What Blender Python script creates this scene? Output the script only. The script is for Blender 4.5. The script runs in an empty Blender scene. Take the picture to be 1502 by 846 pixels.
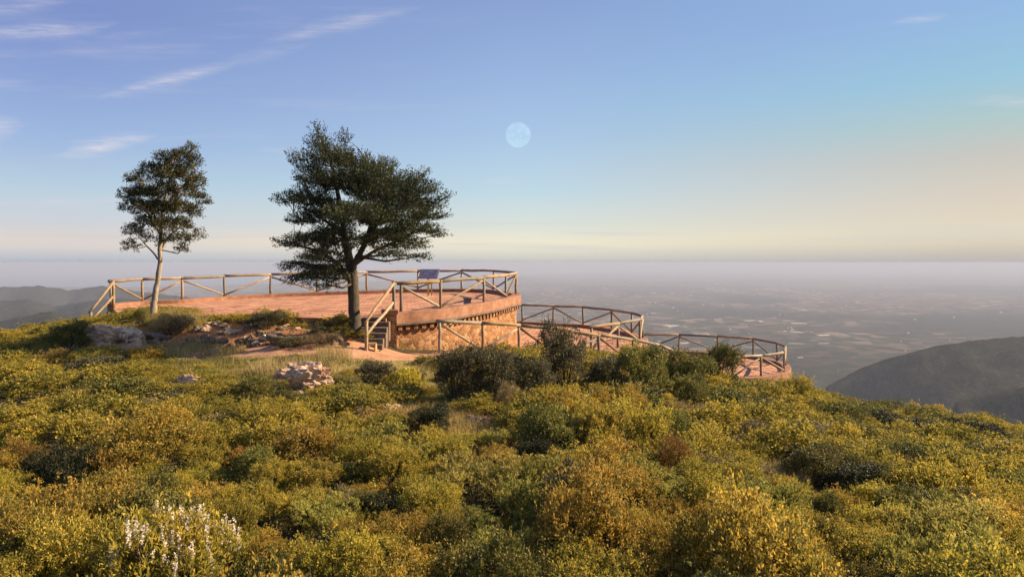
import bpy, bmesh, math, random
import numpy as np
from mathutils import Vector, Matrix

C = bpy.context.scene.collection
SC = bpy.context.scene
R = math.radians
F = 1050.0          # focal length of the photograph in its own pixels
HZ = 385.0          # image row of the eye-level horizon

# ------------------------------------------------------------------ camera
cam_data = bpy.data.cameras.new('camera')
cam = bpy.data.objects.new('camera', cam_data)
C.objects.link(cam)
cam.location = (0, 0, 0)
cam.rotation_euler = (R(90), 0, 0)
cam_data.sensor_width = 36.0
cam_data.lens = 36.0 * F / 1502.0
cam_data.shift_y = -(423.0 - HZ) / 1502.0
cam_data.clip_start = 0.1
cam_data.clip_end = 400000.0
SC.camera = cam

# ------------------------------------------------------------------ view, sun, sky
SC.view_settings.view_transform = 'Standard'
SC.view_settings.look = 'None'
EXPO = 1.35
SC.view_settings.exposure = EXPO
SC.view_settings.gamma = 1.0
SC.view_settings.use_curve_mapping = False
SC.cycles.use_denoising = True
SC.cycles.max_bounces = 8
SC.cycles.diffuse_bounces = 3
SC.cycles.transmission_bounces = 4
SC.cycles.transparent_max_bounces = 12
SC.cycles.volume_bounces = 1
SC.cycles.use_adaptive_sampling = True
SC.cycles.adaptive_threshold = 0.02
SC.cycles.sample_clamp_indirect = 6.0

SUN_AZ, SUN_EL = R(80), R(29)      # azimuth clockwise from +Y (the view direction)
sd = bpy.data.lights.new('sun', 'SUN')
sd.energy = 5.0
sd.angle = R(0.5)
sd.color = (1.0, 0.79, 0.5)
sun = bpy.data.objects.new('sun', sd)
C.objects.link(sun)
sdir = Vector((math.sin(SUN_AZ) * math.cos(SUN_EL), math.cos(SUN_AZ) * math.cos(SUN_EL), math.sin(SUN_EL)))
sun.rotation_euler = sdir.to_track_quat('Z', 'Y').to_euler()
sun.location = (40, 30, 40)


def lin(c):
    r = []
    for v in c:
        v = v / 255.0
        r.append(v / 12.92 if v <= 0.04045 else ((v + 0.055) / 1.055) ** 2.4)
    return r


class NT:
    """tiny helper for node trees"""
    def __init__(s, tree):
        s.t = tree; s.n = tree.nodes; s.l = tree.links
    def node(s, typ, **kw):
        n = s.n.new(typ)
        for k, v in kw.items():
            setattr(n, k, v)
        return n
    def put(s, sock, v):
        if isinstance(v, bpy.types.NodeSocket):
            s.l.new(v, sock)
        else:
            sock.default_value = v
    def math(s, op, a, b=None, c=None, clamp=False):
        n = s.n.new('ShaderNodeMath'); n.operation = op; n.use_clamp = clamp
        s.put(n.inputs[0], a)
        if b is not None: s.put(n.inputs[1], b)
        if c is not None: s.put(n.inputs[2], c)
        return n.outputs[0]
    def vmath(s, op, a, b=None):
        n = s.n.new('ShaderNodeVectorMath'); n.operation = op
        s.put(n.inputs[0], a)
        if b is not None: s.put(n.inputs[1], b)
        return n.outputs[0]
    def ramp(s, fac, stops, interp='LINEAR'):
        n = s.n.new('ShaderNodeValToRGB'); cr = n.color_ramp; cr.interpolation = interp
        while len(cr.elements) < len(stops): cr.elements.new(0.5)
        for e, (p, c) in zip(cr.elements, stops):
            e.position = p
            e.color = (*c, 1) if len(c) == 3 else c
        s.put(n.inputs[0], fac)
        return n.outputs[0]
    def mix(s, fac, a, b, blend='MIX'):
        n = s.n.new('ShaderNodeMix'); n.data_type = 'RGBA'; n.blend_type = blend
        s.put(n.inputs[0], fac)
        for i, v in ((6, a), (7, b)):
            if not isinstance(v, bpy.types.NodeSocket) and len(v) == 3: v = (*v, 1)
            s.put(n.inputs[i], v)
        return n.outputs[2]
    def maprange(s, v, a, b, c=0.0, d=1.0, smooth=False):
        n = s.n.new('ShaderNodeMapRange')
        if smooth: n.interpolation_type = 'SMOOTHSTEP'
        s.put(n.inputs[0], v)
        for i, x in zip((1, 2, 3, 4), (a, b, c, d)): n.inputs[i].default_value = x
        return n.outputs[0]
    def noise(s, vec, scale, detail=4, rough=0.55, dist=0.0):
        n = s.n.new('ShaderNodeTexNoise')
        if vec is not None: s.l.new(vec, n.inputs['Vector'])
        n.inputs['Scale'].default_value = scale; n.inputs['Detail'].default_value = detail
        n.inputs['Roughness'].default_value = rough; n.inputs['Distortion'].default_value = dist
        return n.outputs[0]
    def mapping(s, vec, scale=(1, 1, 1), rot=(0, 0, 0), loc=(0, 0, 0)):
        n = s.n.new('ShaderNodeMapping'); s.l.new(vec, n.inputs[0])
        n.inputs[1].default_value = loc; n.inputs[2].default_value = rot; n.inputs[3].default_value = scale
        return n.outputs[0]
    def sep(s, v):
        n = s.n.new('ShaderNodeSeparateXYZ'); s.l.new(v, n.inputs[0]); return n.outputs
    def comb(s, x, y, z):
        n = s.n.new('ShaderNodeCombineXYZ')
        for i, v in enumerate((x, y, z)): s.put(n.inputs[i], v)
        return n.outputs[0]


world = bpy.data.worlds.new('World')
SC.world = world
world.use_nodes = True
W = NT(world.node_tree)
W.n.clear()
tc = W.node('ShaderNodeTexCoord')
dx, dy, dz = W.sep(tc.outputs['Generated'])
hyp = W.math('SQRT', W.math('ADD', W.math('MULTIPLY', dx, dx), W.math('MULTIPLY', dy, dy)))
tanel = W.math('DIVIDE', dz, W.math('MAXIMUM', hyp, 0.02))
az = W.math('ARCTAN2', dx, dy)
V = 0.4
vpos = W.math('DIVIDE', tanel, V, clamp=True)
def sky_stops(k, rows):
    st = [((HZ - y) / F * k / V, lin(c)) for y, c in rows]
    return sorted(st, key=lambda e: e[0])
left = W.ramp(vpos, sky_stops(0.83, [(388, (172, 181, 196)), (377, (190, 194, 203)), (363, (215, 208, 207)), (348, (224, 210, 205)), (325, (203, 206, 214)), (275, (182, 203, 220)), (200, (155, 180, 219)), (100, (136, 158, 209)), (0, (123, 143, 199))]))
mid = W.ramp(vpos, sky_stops(1.0, [(390, (190, 191, 190)), (378, (209, 208, 200)), (366, (230, 225, 208)), (357, (240, 232, 207)), (330, (216, 222, 216)), (280, (188, 213, 226)), (200, (167, 195, 226)), (100, (150, 177, 219)), (0, (135, 160, 208))]))
right = W.ramp(vpos, sky_stops(0.83, [(390, (174, 170, 172)), (375, (188, 181, 175)), (357, (208, 198, 181)), (338, (219, 206, 184)), (290, (211, 197, 181)), (225, (194, 189, 178)), (175, (170, 193, 190)), (110, (146, 191, 212)), (0, (140, 176, 219))]))
fl = W.maprange(az, R(-32), 0, 0, 1)
fr = W.maprange(az, R(2), R(34), 0, 1)
grad = W.mix(fr, W.mix(fl, left, mid), right)
# thin cirrus streaks, laid out by sky direction
u = W.math('DIVIDE', dx, W.math('MAXIMUM', dy, 0.05))
w = W.math('DIVIDE', dz, W.math('MAXIMUM', dy, 0.05))
uw = W.comb(u, w, 0.0)
warp = W.math('MULTIPLY', W.math('SUBTRACT', W.noise(uw, 14, 4), 0.5), 0.018)
front = W.math('GREATER_THAN', dy, 0.05)
cloud = None
STREAKS = [  # px0, py0, px1, py1, half-width px, strength
    (-80, 60, 185, 34, 11, .55), (130, 148, 375, 86, 9, .60), (370, 66, 630, 8, 11, .42), (70, 229, 240, 197, 11, .75), (300, 100, 470, 62, 10, .2),
    (80, 208, 220, 204, 4, .4), (-60, 200, 45, 180, 16, .55), (-40, 18, 110, 0, 14, .3), (360, 222, 460, 217, 6, .22), (-60, 300, 260, 295, 9, .22),
    (700, 268, 770, 264, 7, .22), (1295, 36, 1400, 22, 6, .35), (1400, 150, 1580, 148, 8, .32), (560, 252, 640, 250, 4, .25)]
for (x0, y0, x1, y1, hw, st) in STREAKS:
    ua, wa, ub, wb = (x0 - 751) / F, (HZ - y0) / F, (x1 - 751) / F, (HZ - y1) / F
    cx, cy = (ua + ub) / 2, (wa + wb) / 2
    L = math.hypot(ub - ua, wb - wa) / 2
    c, s = (ub - ua) / (2 * L), (wb - wa) / (2 * L)
    du, dw = W.math('SUBTRACT', u, cx), W.math('ADD', W.math('SUBTRACT', w, cy), warp)
    a = W.math('ADD', W.math('MULTIPLY', du, c / L), W.math('MULTIPLY', dw, s / L))
    b = W.math('ADD', W.math('MULTIPLY', du, -s * F / hw), W.math('MULTIPLY', dw, c * F / hw))
    e = W.math('SUBTRACT', 1.0, W.math('ADD', W.math('MULTIPLY', a, a), W.math('MULTIPLY', W.math('ABSOLUTE', b), 0.6)), clamp=True)
    e = W.math('MULTIPLY', W.math('POWER', e, 1.3), min(1, st * 1.35))
    cloud = e if cloud is None else W.math('MAXIMUM', cloud, e)
fib = W.maprange(W.noise(W.mapping(uw, (11, 95, 1), (0, 0, R(-12))), 1.5, 6, .66), .30, .70)
cloud = W.math('MULTIPLY', W.math('MULTIPLY', cloud, fib), front)
grad = W.mix(cloud, grad, lin((226, 218, 224)))
veil = W.maprange(W.noise(W.mapping(uw, (2.6, 26, 1), (0, 0, R(-13))), 1.0, 7, .66), .50, .78, 0, .30, True)
veil = W.math('MULTIPLY', veil, W.math('MULTIPLY', W.maprange(u, -.02, -.35, .12, 1, True), W.maprange(w, .04, .12, 0, 1)))
grad = W.mix(W.math('MULTIPLY', veil, front), grad, lin((214, 208, 222)))
# low bands of far cloud just over the horizon
band = W.noise(W.mapping(uw, (2.2, 70, 1)), 1.0, 3, .5)
bm_ = W.math('MULTIPLY', W.maprange(band, .48, .66, 0, .5, True), W.math('MULTIPLY', W.maprange(w, .004, .02, 0, 1), W.maprange(w, .03, .07, 1, 0)))
grad = W.mix(W.math('MULTIPLY', bm_, front), grad, lin((196, 202, 206)))
nish = W.node('ShaderNodeTexSky', sky_type='NISHITA')
nish.sun_disc = False
nish.sun_elevation = SUN_EL
nish.sun_rotation = SUN_AZ
nish.altitude = 600
nish.dust_density = 2.0
SKY = 0.1
GK = 2 ** -EXPO / SKY
g10 = W.mix(1.0, grad, (GK, GK, GK), 'MULTIPLY')
skyc = W.mix(0.06, g10, nish.outputs[0])
bgn = W.node('ShaderNodeBackground')
W.l.new(skyc, bgn.inputs[0])
bgn.inputs[1].default_value = SKY
out = W.node('ShaderNodeOutputWorld')
W.l.new(bgn.outputs[0], out.inputs[0])


# ------------------------------------------------------------------ helpers
def P(px, py, D):
    return np.array(((px - 751.0) / F * D, D, -(py - HZ) / F * D))

def hash2(ix, iy, seed=0):
    h = (ix.astype(np.int64) * 374761393 + iy.astype(np.int64) * 668265263 + seed * 1274126177) & 0xFFFFFFFF
    h = ((h ^ (h >> 13)) * 1274126177) & 0xFFFFFFFF
    h = (h ^ (h >> 16)) & 0xFFFFFF
    return h / float(0xFFFFFF)

def vnoise(x, y, seed=0):
    x = np.asarray(x, float); y = np.asarray(y, float)
    ix, iy = np.floor(x), np.floor(y)
    fx, fy = x - ix, y - iy
    fx = fx * fx * (3 - 2 * fx); fy = fy * fy * (3 - 2 * fy)
    a, b = hash2(ix, iy, seed), hash2(ix + 1, iy, seed)
    c, d = hash2(ix, iy + 1, seed), hash2(ix + 1, iy + 1, seed)
    return (a * (1 - fx) + b * fx) * (1 - fy) + (c * (1 - fx) + d * fx) * fy

def fbm(x, y, octv=5, seed=0):
    s, amp, tot = 0, 1.0, 0
    for k in range(octv):
        s = s + amp * vnoise(x * 2 ** k + 17.3 * k, y * 2 ** k - 9.1 * k, seed + k); tot += amp; amp *= .5
    return s / tot - .5

def link(name, me, mat=None, parent=None):
    o = bpy.data.objects.new(name, me); C.objects.link(o)
    if mat is not None: me.materials.append(mat)
    if parent is not None: o.parent = parent
    return o

def tag(o, label=None, cat=None, group=None, kind=None):
    if label: o['label'] = label
    if cat: o['category'] = cat
    if group: o['group'] = group
    if kind: o['kind'] = kind
    return o

def thing(name, label, cat, loc=(0, 0, 0), group=None):
    o = bpy.data.objects.new(name, None); C.objects.link(o)
    o.empty_display_size = .2
    o.location = tuple(loc)
    return tag(o, label, cat, group)

def np_mesh(name, verts, quads, attrs=None, smooth=False):
    """mesh from numpy arrays; quads (n, 3 or 4); attrs {name: per-face floats}"""
    me = bpy.data.meshes.new(name)
    verts = np.ascontiguousarray(verts, np.float32); quads = np.ascontiguousarray(quads, np.int32)
    k = quads.shape[1]
    me.vertices.add(len(verts)); me.vertices.foreach_set('co', verts.ravel())
    me.loops.add(quads.size); me.loops.foreach_set('vertex_index', quads.ravel())
    me.polygons.add(len(quads))
    me.polygons.foreach_set('loop_start', np.arange(0, quads.size, k, dtype=np.int32))
    if smooth: me.polygons.foreach_set('use_smooth', np.ones(len(quads), bool))
    me.update(calc_edges=True)
    for an, av in (attrs or {}).items():
        if len(av) == len(verts) and len(verts) != len(quads):
            a = me.attributes.new(an, 'FLOAT', 'POINT')
        else:
            a = me.attributes.new(an, 'FLOAT', 'FACE')
        a.data.foreach_set('value', np.ascontiguousarray(av, np.float32))
    return me

class MB:
    """collects simple solids for one mesh"""
    def __init__(s): s.v = []; s.f = []
    def add(s, vs, fs):
        o = len(s.v); s.v += [tuple(map(float, p)) for p in vs]; s.f += [tuple(i + o for i in f) for f in fs]
    def box(s, c, size, rz=0.0, tilt=None):
        M = Matrix.Rotation(rz, 3, 'Z')
        if tilt is not None: M = M @ tilt
        vs = [Vector(c) + M @ Vector((sx * size[0] / 2, sy * size[1] / 2, sz * size[2] / 2)) for sx in (-1, 1) for sy in (-1, 1) for sz in (-1, 1)]
        s.add(vs, [(0, 1, 3, 2), (4, 6, 7, 5), (0, 4, 5, 1), (2, 3, 7, 6), (0, 2, 6, 4), (1, 5, 7, 3)])
    def tube(s, pts, rad, n=10, cap=True, seed=0, wob=0.0):
        pts = [Vector(p) for p in pts]; rr = random.Random(seed)
        if not hasattr(rad, '__len__'): rad = [rad] * len(pts)
        rings = []
        side = None
        for i, p in enumerate(pts):
            t = (pts[min(i + 1, len(pts) - 1)] - pts[max(i - 1, 0)]).normalized()
            if side is None:
                side = t.cross(Vector((0.31, 0.2, 0.93)) if abs(t.z) < .8 else Vector((1, .1, 0))).normalized()
            side = (side - t * side.dot(t)).normalized(); up = t.cross(side)
            rings.append([p + (side * math.cos(a) + up * math.sin(a)) * rad[i] * (1 + wob * (rr.random() - .5)) for a in [2 * math.pi * k / n for k in range(n)]])
        vs = [v for r in rings for v in r]
        fs = [(i * n + k, i * n + (k + 1) % n, (i + 1) * n + (k + 1) % n, (i + 1) * n + k) for i in range(len(pts) - 1) for k in range(n)]
        if cap: fs += [tuple(range(n - 1, -1, -1)), tuple((len(pts) - 1) * n + k for k in range(n))]
        s.add(vs, fs)
    def build(s, name, mat, parent=None, smooth=False, origin=None):
        me = bpy.data.meshes.new(name)
        v = s.v if origin is None else [(p[0] - origin[0], p[1] - origin[1], p[2] - origin[2]) for p in s.v]
        me.from_pydata(v, [], s.f); me.update()
        if smooth: me.polygons.foreach_set('use_smooth', [True] * len(me.polygons))
        return link(name, me, mat, parent)


# ------------------------------------------------------------------ materials
def new_mat(name):
    m = bpy.data.materials.new(name); m.use_nodes = True
    t = NT(m.node_tree); t.n.clear()
    o = t.node('ShaderNodeOutputMaterial')
    p = t.node('ShaderNodeBsdfPrincipled')
    t.l.new(p.outputs[0], o.inputs[0])
    p.inputs['Roughness'].default_value = .8
    p.inputs['Specular IOR Level'].default_value = .25
    return m, t, p, o

def bump(t, p, h, strength=.5, dist=.02):
    b = t.node('ShaderNodeBump'); b.inputs['Strength'].default_value = strength; b.inputs['Distance'].default_value = dist
    t.l.new(h, b.inputs['Height']); t.l.new(b.outputs[0], p.inputs['Normal'])

def pos(t): return t.node('ShaderNodeNewGeometry').outputs['Position']
def objco(t): return t.node('ShaderNodeTexCoord').outputs['Object']
def attr(t, name): n = t.node('ShaderNodeAttribute'); n.attribute_name = name; return n.outputs['Fac']

def leaf_mat(name, stops, hue=.02, val=.35, trans=.3, rough=.6):
    m, t, p, o = new_mat(name)
    col = t.ramp(attr(t, 'tint'), stops)
    oi = t.node('ShaderNodeObjectInfo').outputs['Random']
    hs = t.node('ShaderNodeHueSaturation')
    t.l.new(col, hs.inputs['Color'])
    t.put(hs.inputs['Hue'], t.maprange(oi, 0, 1, .5 - hue, .5 + hue))
    t.put(hs.inputs['Value'], t.maprange(t.math('FRACT', t.math('MULTIPLY', oi, 7.31)), 0, 1, 1 - val, 1 + val))
    t.l.new(hs.outputs[0], p.inputs['Base Color'])
    p.inputs['Roughness'].default_value = rough
    tr = t.node('ShaderNodeBsdfTranslucent'); t.l.new(hs.outputs[0], tr.inputs[0])
    mx = t.node('ShaderNodeMixShader'); mx.inputs[0].default_value = trans
    t.l.new(p.outputs[0], mx.inputs[1]); t.l.new(tr.outputs[0], mx.inputs[2]); t.l.new(mx.outputs[0], o.inputs[0])
    return m

M = {}
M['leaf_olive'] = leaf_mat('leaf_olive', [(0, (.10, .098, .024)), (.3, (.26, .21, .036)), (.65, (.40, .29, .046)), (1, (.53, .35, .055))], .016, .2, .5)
M['leaf_lime'] = leaf_mat('leaf_lime', [(0, (.11, .115, .03)), (.5, (.32, .28, .06)), (1, (.48, .39, .10))], .015, .25, .45)
M['leaf_grey'] = leaf_mat('leaf_grey', [(0, (.045, .043, .022)), (.5, (.095, .085, .042)), (1, (.17, .145, .075))], .015, .25, .25)
M['leaf_dark'] = leaf_mat('leaf_dark', [(0, (.05, .058, .018)), (.5, (.14, .132, .03)), (1, (.26, .21, .04))], .015, .25, .3)
M['leaf_juniper'] = leaf_mat('leaf_juniper', [(0, (.010, .014, .006)), (.5, (.028, .032, .013)), (1, (.075, .07, .026))], .012, .15, .2)  # near-black leaf colour standing in for shade between the shrubs
M['leaf_rust'] = leaf_mat('leaf_rust', [(0, (.09, .065, .02)), (.5, (.25, .15, .03)), (1, (.42, .235, .045))], .015, .2, .3)
M['leaf_dry'] = leaf_mat('leaf_dry', [(0, (.08, .062, .03)), (.5, (.19, .14, .062)), (1, (.31, .23, .11))], .012, .25, .2)
M['leaf_pale'] = leaf_mat('leaf_pale', [(0, (.12, .11, .08)), (.5, (.3, .26, .2)), (1, (.5, .44, .36))], .01, .15, .2)
M['leaf_yellow'] = leaf_mat('leaf_yellow', [(0, (.1, .1, .02)), (.5, (.3, .25, .03)), (1, (.55, .42, .04))], .01, .15, .3)
M['petal'] = leaf_mat('petal', [(0, (.5, .42, .34)), (1, (.75, .68, .6))], .01, .1, .3)
M['tree_dark'] = leaf_mat('tree_dark', [(0, (.018, .026, .013)), (.5, (.05, .058, .024)), (.85, (.105, .10, .038)), (1, (.16, .13, .05))], .01, .1, .25)
M['tree_olive'] = leaf_mat('tree_olive', [(0, (.034, .040, .016)), (.5, (.095, .092, .034)), (1, (.20, .165, .06))], .01, .1, .3)
M['grass'] = leaf_mat('grass', [(0, (.10, .10, .025)), (.45, (.20, .16, .04)), (.8, (.33, .24, .09)), (1, (.42, .32, .16))], .01, .1, .3)

def bark(name, c0, c1, scale=(9, 9, 2.0)):
    m, t, p, o = new_mat(name)
    n = t.noise(t.mapping(objco(t), scale), 3, 6, .65)
    t.l.new(t.ramp(n, [(.3, c0), (.7, c1)]), p.inputs['Base Color'])
    bump(t, p, n, .8, .03)
    p.inputs['Roughness'].default_value = .9
    return m
M['bark_dark'] = bark('bark_dark', (.03, .024, .018), (.10, .08, .06))
M['bark_pale'] = bark('bark_pale', (.17, .13, .10), (.36, .29, .23))
M['twig'] = bark('twig', (.045, .035, .025), (.12, .09, .06))

def wood_mat():
    m, t, p, o = new_mat('round_timber')
    oi = t.node('ShaderNodeObjectInfo').outputs['Random']
    co = t.vmath('ADD', pos(t), t.comb(t.math('MULTIPLY', oi, 31.0), 0.0, 0.0))
    n = t.noise(co, 6.0, 5, .65)
    n2 = t.noise(t.mapping(co, (1, 1, 1)), 45.0, 3, .6)
    f = t.math('ADD', t.math('MULTIPLY', n, .65), t.math('MULTIPLY', n2, .35))
    col = t.ramp(f, [(.28, (.12, .07, .034)), (.5, (.25, .155, .075)), (.72, (.36, .24, .125))])
    hs = t.node('ShaderNodeHueSaturation'); t.l.new(col, hs.inputs['Color'])
    t.put(hs.inputs['Value'], t.maprange(oi, 0, 1, .6, 1.2)); t.put(hs.inputs['Saturation'], t.maprange(t.math('FRACT', t.math('MULTIPLY', oi, 5.7)), 0, 1, .5, 1.05))
    t.l.new(hs.outputs[0], p.inputs['Base Color'])
    bump(t, p, f, .4, .01)
    p.inputs['Roughness'].default_value = .7
    return m
M['wood'] = wood_mat()

def masonry_mat():
    m, t, p, o = new_mat('rubble_masonry')
    co = pos(t)
    co = t.vmath('ADD', t.mapping(co, (1, 1, 1.45)), t.vmath('MULTIPLY', t.node('ShaderNodeTexNoise').outputs['Color'], (0, 0, 0)))
    va = t.node('ShaderNodeTexVoronoi'); va.feature = 'F1'; va.inputs['Scale'].default_value = 4.0; t.l.new(co, va.inputs['Vector'])
    ve = t.node('ShaderNodeTexVoronoi'); ve.feature = 'DISTANCE_TO_EDGE'; ve.inputs['Scale'].default_value = 4.0; t.l.new(co, ve.inputs['Vector'])
    rnd = t.sep(va.outputs['Color'])[0]
    n = t.noise(pos(t), 14, 5, .6)
    st = t.ramp(rnd, [(0, (.13, .055, .026)), (.35, (.24, .105, .043)), (.7, (.33, .155, .07)), (1, (.41, .235, .12))])
    st = t.mix(.55, st, t.ramp(n, [(.3, (.45, .42, .4)), (.7, (1.25, 1.2, 1.15))]), 'MULTIPLY')
    edge = t.maprange(ve.outputs['Distance'], .03, .075, 0, 1, True)
    mort = t.ramp(n, [(.3, (.20, .10, .05)), (.7, (.36, .2, .11))])
    t.l.new(t.mix(edge, mort, st), p.inputs['Base Color'])
    h = t.math('ADD', t.math('MULTIPLY', edge, .7), t.math('MULTIPLY', n, .4))
    bump(t, p, h, .9, .05)
    return m
M['masonry'] = masonry_mat()

def render_mat():
    m, t, p, o = new_mat('red_coping')
    co = pos(t)
    n = t.noise(co, 3.2, 6, .65); n2 = t.noise(co, 26, 4, .6)
    f = t.math('ADD', t.math('MULTIPLY', n, .7), t.math('MULTIPLY', n2, .3))
    t.l.new(t.ramp(f, [(.3, (.12, .058, .036)), (.5, (.245, .115, .07)), (.7, (.35, .195, .13))]), p.inputs['Base Color'])
    bump(t, p, f, .5, .03)
    return m
M['coping'] = render_mat()

def brick_floor():
    m, t, p, o = new_mat('brick_paving')
    co = pos(t)
    w_ = t.math('MULTIPLY', t.math('SUBTRACT', t.noise(co, 1.1, 3), .5), .25)
    co2 = t.vmath('ADD', t.mapping(co, (1, 1, 1), (0, 0, R(8))), t.comb(0.0, w_, 0.0))
    b = t.node('ShaderNodeTexBrick'); t.l.new(co2, b.inputs['Vector'])
    b.inputs['Color1'].default_value = (.31, .13, .07, 1); b.inputs['Color2'].default_value = (.60, .315, .19, 1)
    b.inputs['Mortar'].default_value = (.2, .085, .045, 1)
    b.inputs['Scale'].default_value = 1.0; b.inputs['Brick Width'].default_value = .5; b.inputs['Row Height'].default_value = .28
    b.inputs['Mortar Size'].default_value = .028; b.inputs['Bias'].default_value = 0
    n = t.noise(t.mapping(co, (.5, 1.6, 1)), 2.4, 6, .68)
    c = t.mix(.75, b.outputs['Color'], t.ramp(n, [(.32, (.5, .42, .38)), (.5, (1, 1, 1)), (.68, (1.35, 1.3, 1.3))]), 'MULTIPLY')
    t.l.new(c, p.inputs['Base Color'])
    h = t.math('ADD', t.math('MULTIPLY', b.outputs['Fac'], -.6), t.math('MULTIPLY', n, 1.4))
    bump(t, p, h, .9, .05)
    return m
M['paving'] = brick_floor()

def rock_mat(name, stops):
    m, t, p, o = new_mat(name)
    co = pos(t)
    n = t.noise(co, 2.6, 8, .7); n2 = t.noise(co, 14, 5, .6)
    f = t.math('ADD', t.math('MULTIPLY', n, .7), t.math('MULTIPLY', n2, .3))
    t.l.new(t.ramp(f, stops), p.inputs['Base Color'])
    bump(t, p, f, 1.0, .08)
    p.inputs['Roughness'].default_value = .92
    return m
M['rock'] = rock_mat('pale_rock', [(.32, (.10, .055, .035)), (.42, (.30, .18, .12)), (.54, (.48, .33, .235)), (.7, (.60, .46, .36))])
M['rock_red'] = rock_mat('red_stone', [(.28, (.05, .032, .024)), (.5, (.14, .095, .072)), (.7, (.26, .19, .15))])

def ground_mat():
    m, t, p, o = new_mat('scrub_soil')
    co = pos(t)
    n = t.noise(co, .9, 6, .65); n2 = t.noise(co, 9, 5, .65)
    soil = t.ramp(n2, [(.3, (.022, .018, .009)), (.6, (.06, .045, .02)), (.8, (.13, .095, .045))])
    red = t.ramp(t.math('ADD', t.math('MULTIPLY', n, .5), t.math('MULTIPLY', n2, .5)), [(.3, (.15, .06, .03)), (.5, (.31, .125, .055)), (.7, (.45, .23, .12))])
    straw = t.ramp(n2, [(.3, (.13, .10, .03)), (.7, (.3, .22, .08))])
    e = attr(t, 'earth'); g = attr(t, 'open')
    c = t.mix(t.math('MULTIPLY', g, .9), soil, straw)
    f = t.maprange(t.math('ADD', e, t.math('MULTIPLY', t.math('SUBTRACT', n2, .5), .7)), .35, .65, 0, 1, True)
    t.l.new(t.mix(f, c, red), p.inputs['Base Color'])
    bump(t, p, t.math('ADD', n, n2), .9, .08)
    return m
M['ground'] = ground_mat()

def path_mat():
    m, t, p, o = new_mat('earth_path')
    co = pos(t)
    n = t.noise(co, 1.5, 6, .65); n2 = t.noise(co, 18, 5, .65)
    f = t.math('ADD', t.math('MULTIPLY', n, .5), t.math('MULTIPLY', n2, .5))
    t.l.new(t.ramp(f, [(.32, (.18, .085, .045)), (.5, (.34, .175, .10)), (.68, (.46, .28, .185))]), p.inputs['Base Color'])
    bump(t, p, f, .6, .04)
    return m
M['path'] = path_mat()

def far_mat():
    m, t, p, o = new_mat('far_country')
    co = pos(t)
    z = t.sep(co)[2]
    big = t.noise(co, .00022, 5, .6)
    vor = t.node('ShaderNodeTexVoronoi'); vor.inputs['Scale'].default_value = .0082; vor.inputs['Randomness'].default_value = .9; t.l.new(t.mapping(co, (1, 1, 0), (0, 0, .4)), vor.inputs['Vector'])
    r1, r2, r3 = t.sep(vor.outputs['Color'])
    field = t.ramp(r1, [(0, (.03, .035, .02)), (.45, (.055, .055, .028)), (.55, (.11, .085, .055)), (.74, (.19, .125, .09)), (.92, (.29, .20, .15)), (.985, (.5, .44, .38))], 'CONSTANT')
    wood = t.ramp(t.math('ADD', t.math('MULTIPLY', t.noise(co, .014, 6, .7), .5), t.math('MULTIPLY', t.noise(co, .09, 3, .7), .5)), [(.36, (.008, .010, .008)), (.5, (.024, .026, .016)), (.62, (.055, .05, .03)), (.72, (.11, .085, .055))])
    dist = t.node('ShaderNodeVectorMath'); dist.operation = 'LENGTH'; t.l.new(co, dist.inputs[0])
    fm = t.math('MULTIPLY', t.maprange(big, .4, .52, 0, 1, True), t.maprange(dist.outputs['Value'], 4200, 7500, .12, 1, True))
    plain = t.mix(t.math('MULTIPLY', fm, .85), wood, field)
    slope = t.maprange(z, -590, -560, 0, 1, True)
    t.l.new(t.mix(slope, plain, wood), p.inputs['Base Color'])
    p.inputs['Roughness'].default_value = 1.0
    p.inputs['Specular IOR Level'].default_value = 0
    bump(t, p, t.noise(co, .06, 4, .75), .9, 14)
    return m
M['far'] = far_mat()

def simple(name, col, rough=.6, spec=.3):
    m, t, p, o = new_mat(name)
    n = t.noise(pos(t), 12, 4, .6)
    t.l.new(t.mix(.35, (*col, 1), t.ramp(n, [(.3, tuple(x * .6 for x in col)), (.7, tuple(min(1, x * 1.3) for x in col))])), p.inputs['Base Color'])
    p.inputs['Roughness'].default_value = rough; p.inputs['Specular IOR Level'].default_value = spec
    return m
M['panel'] = simple('panel_blue', (.40, .33, .35), .5, .15)
M['panel_print'] = simple('panel_print', (.12, .10, .2), .4, .4)
M['panel_frame'] = simple('panel_frame', (.22, .12, .1), .5)
M['sign_wood'] = simple('sign_wood', (.5, .33, .1), .6)
M['block'] = simple('grey_block', (.12, .11, .14), .6)
M['crate_wood'] = simple('crate_wood', (.42, .25, .1), .7)
M['white_wall'] = simple('white_wall', (.5, .45, .38), .8)
m_, t_, p_, o_ = new_mat('sea'); p_.inputs['Base Color'].default_value = (.05, .09, .13, 1); p_.inputs['Roughness'].default_value = .35
M['sea'] = m_

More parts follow.
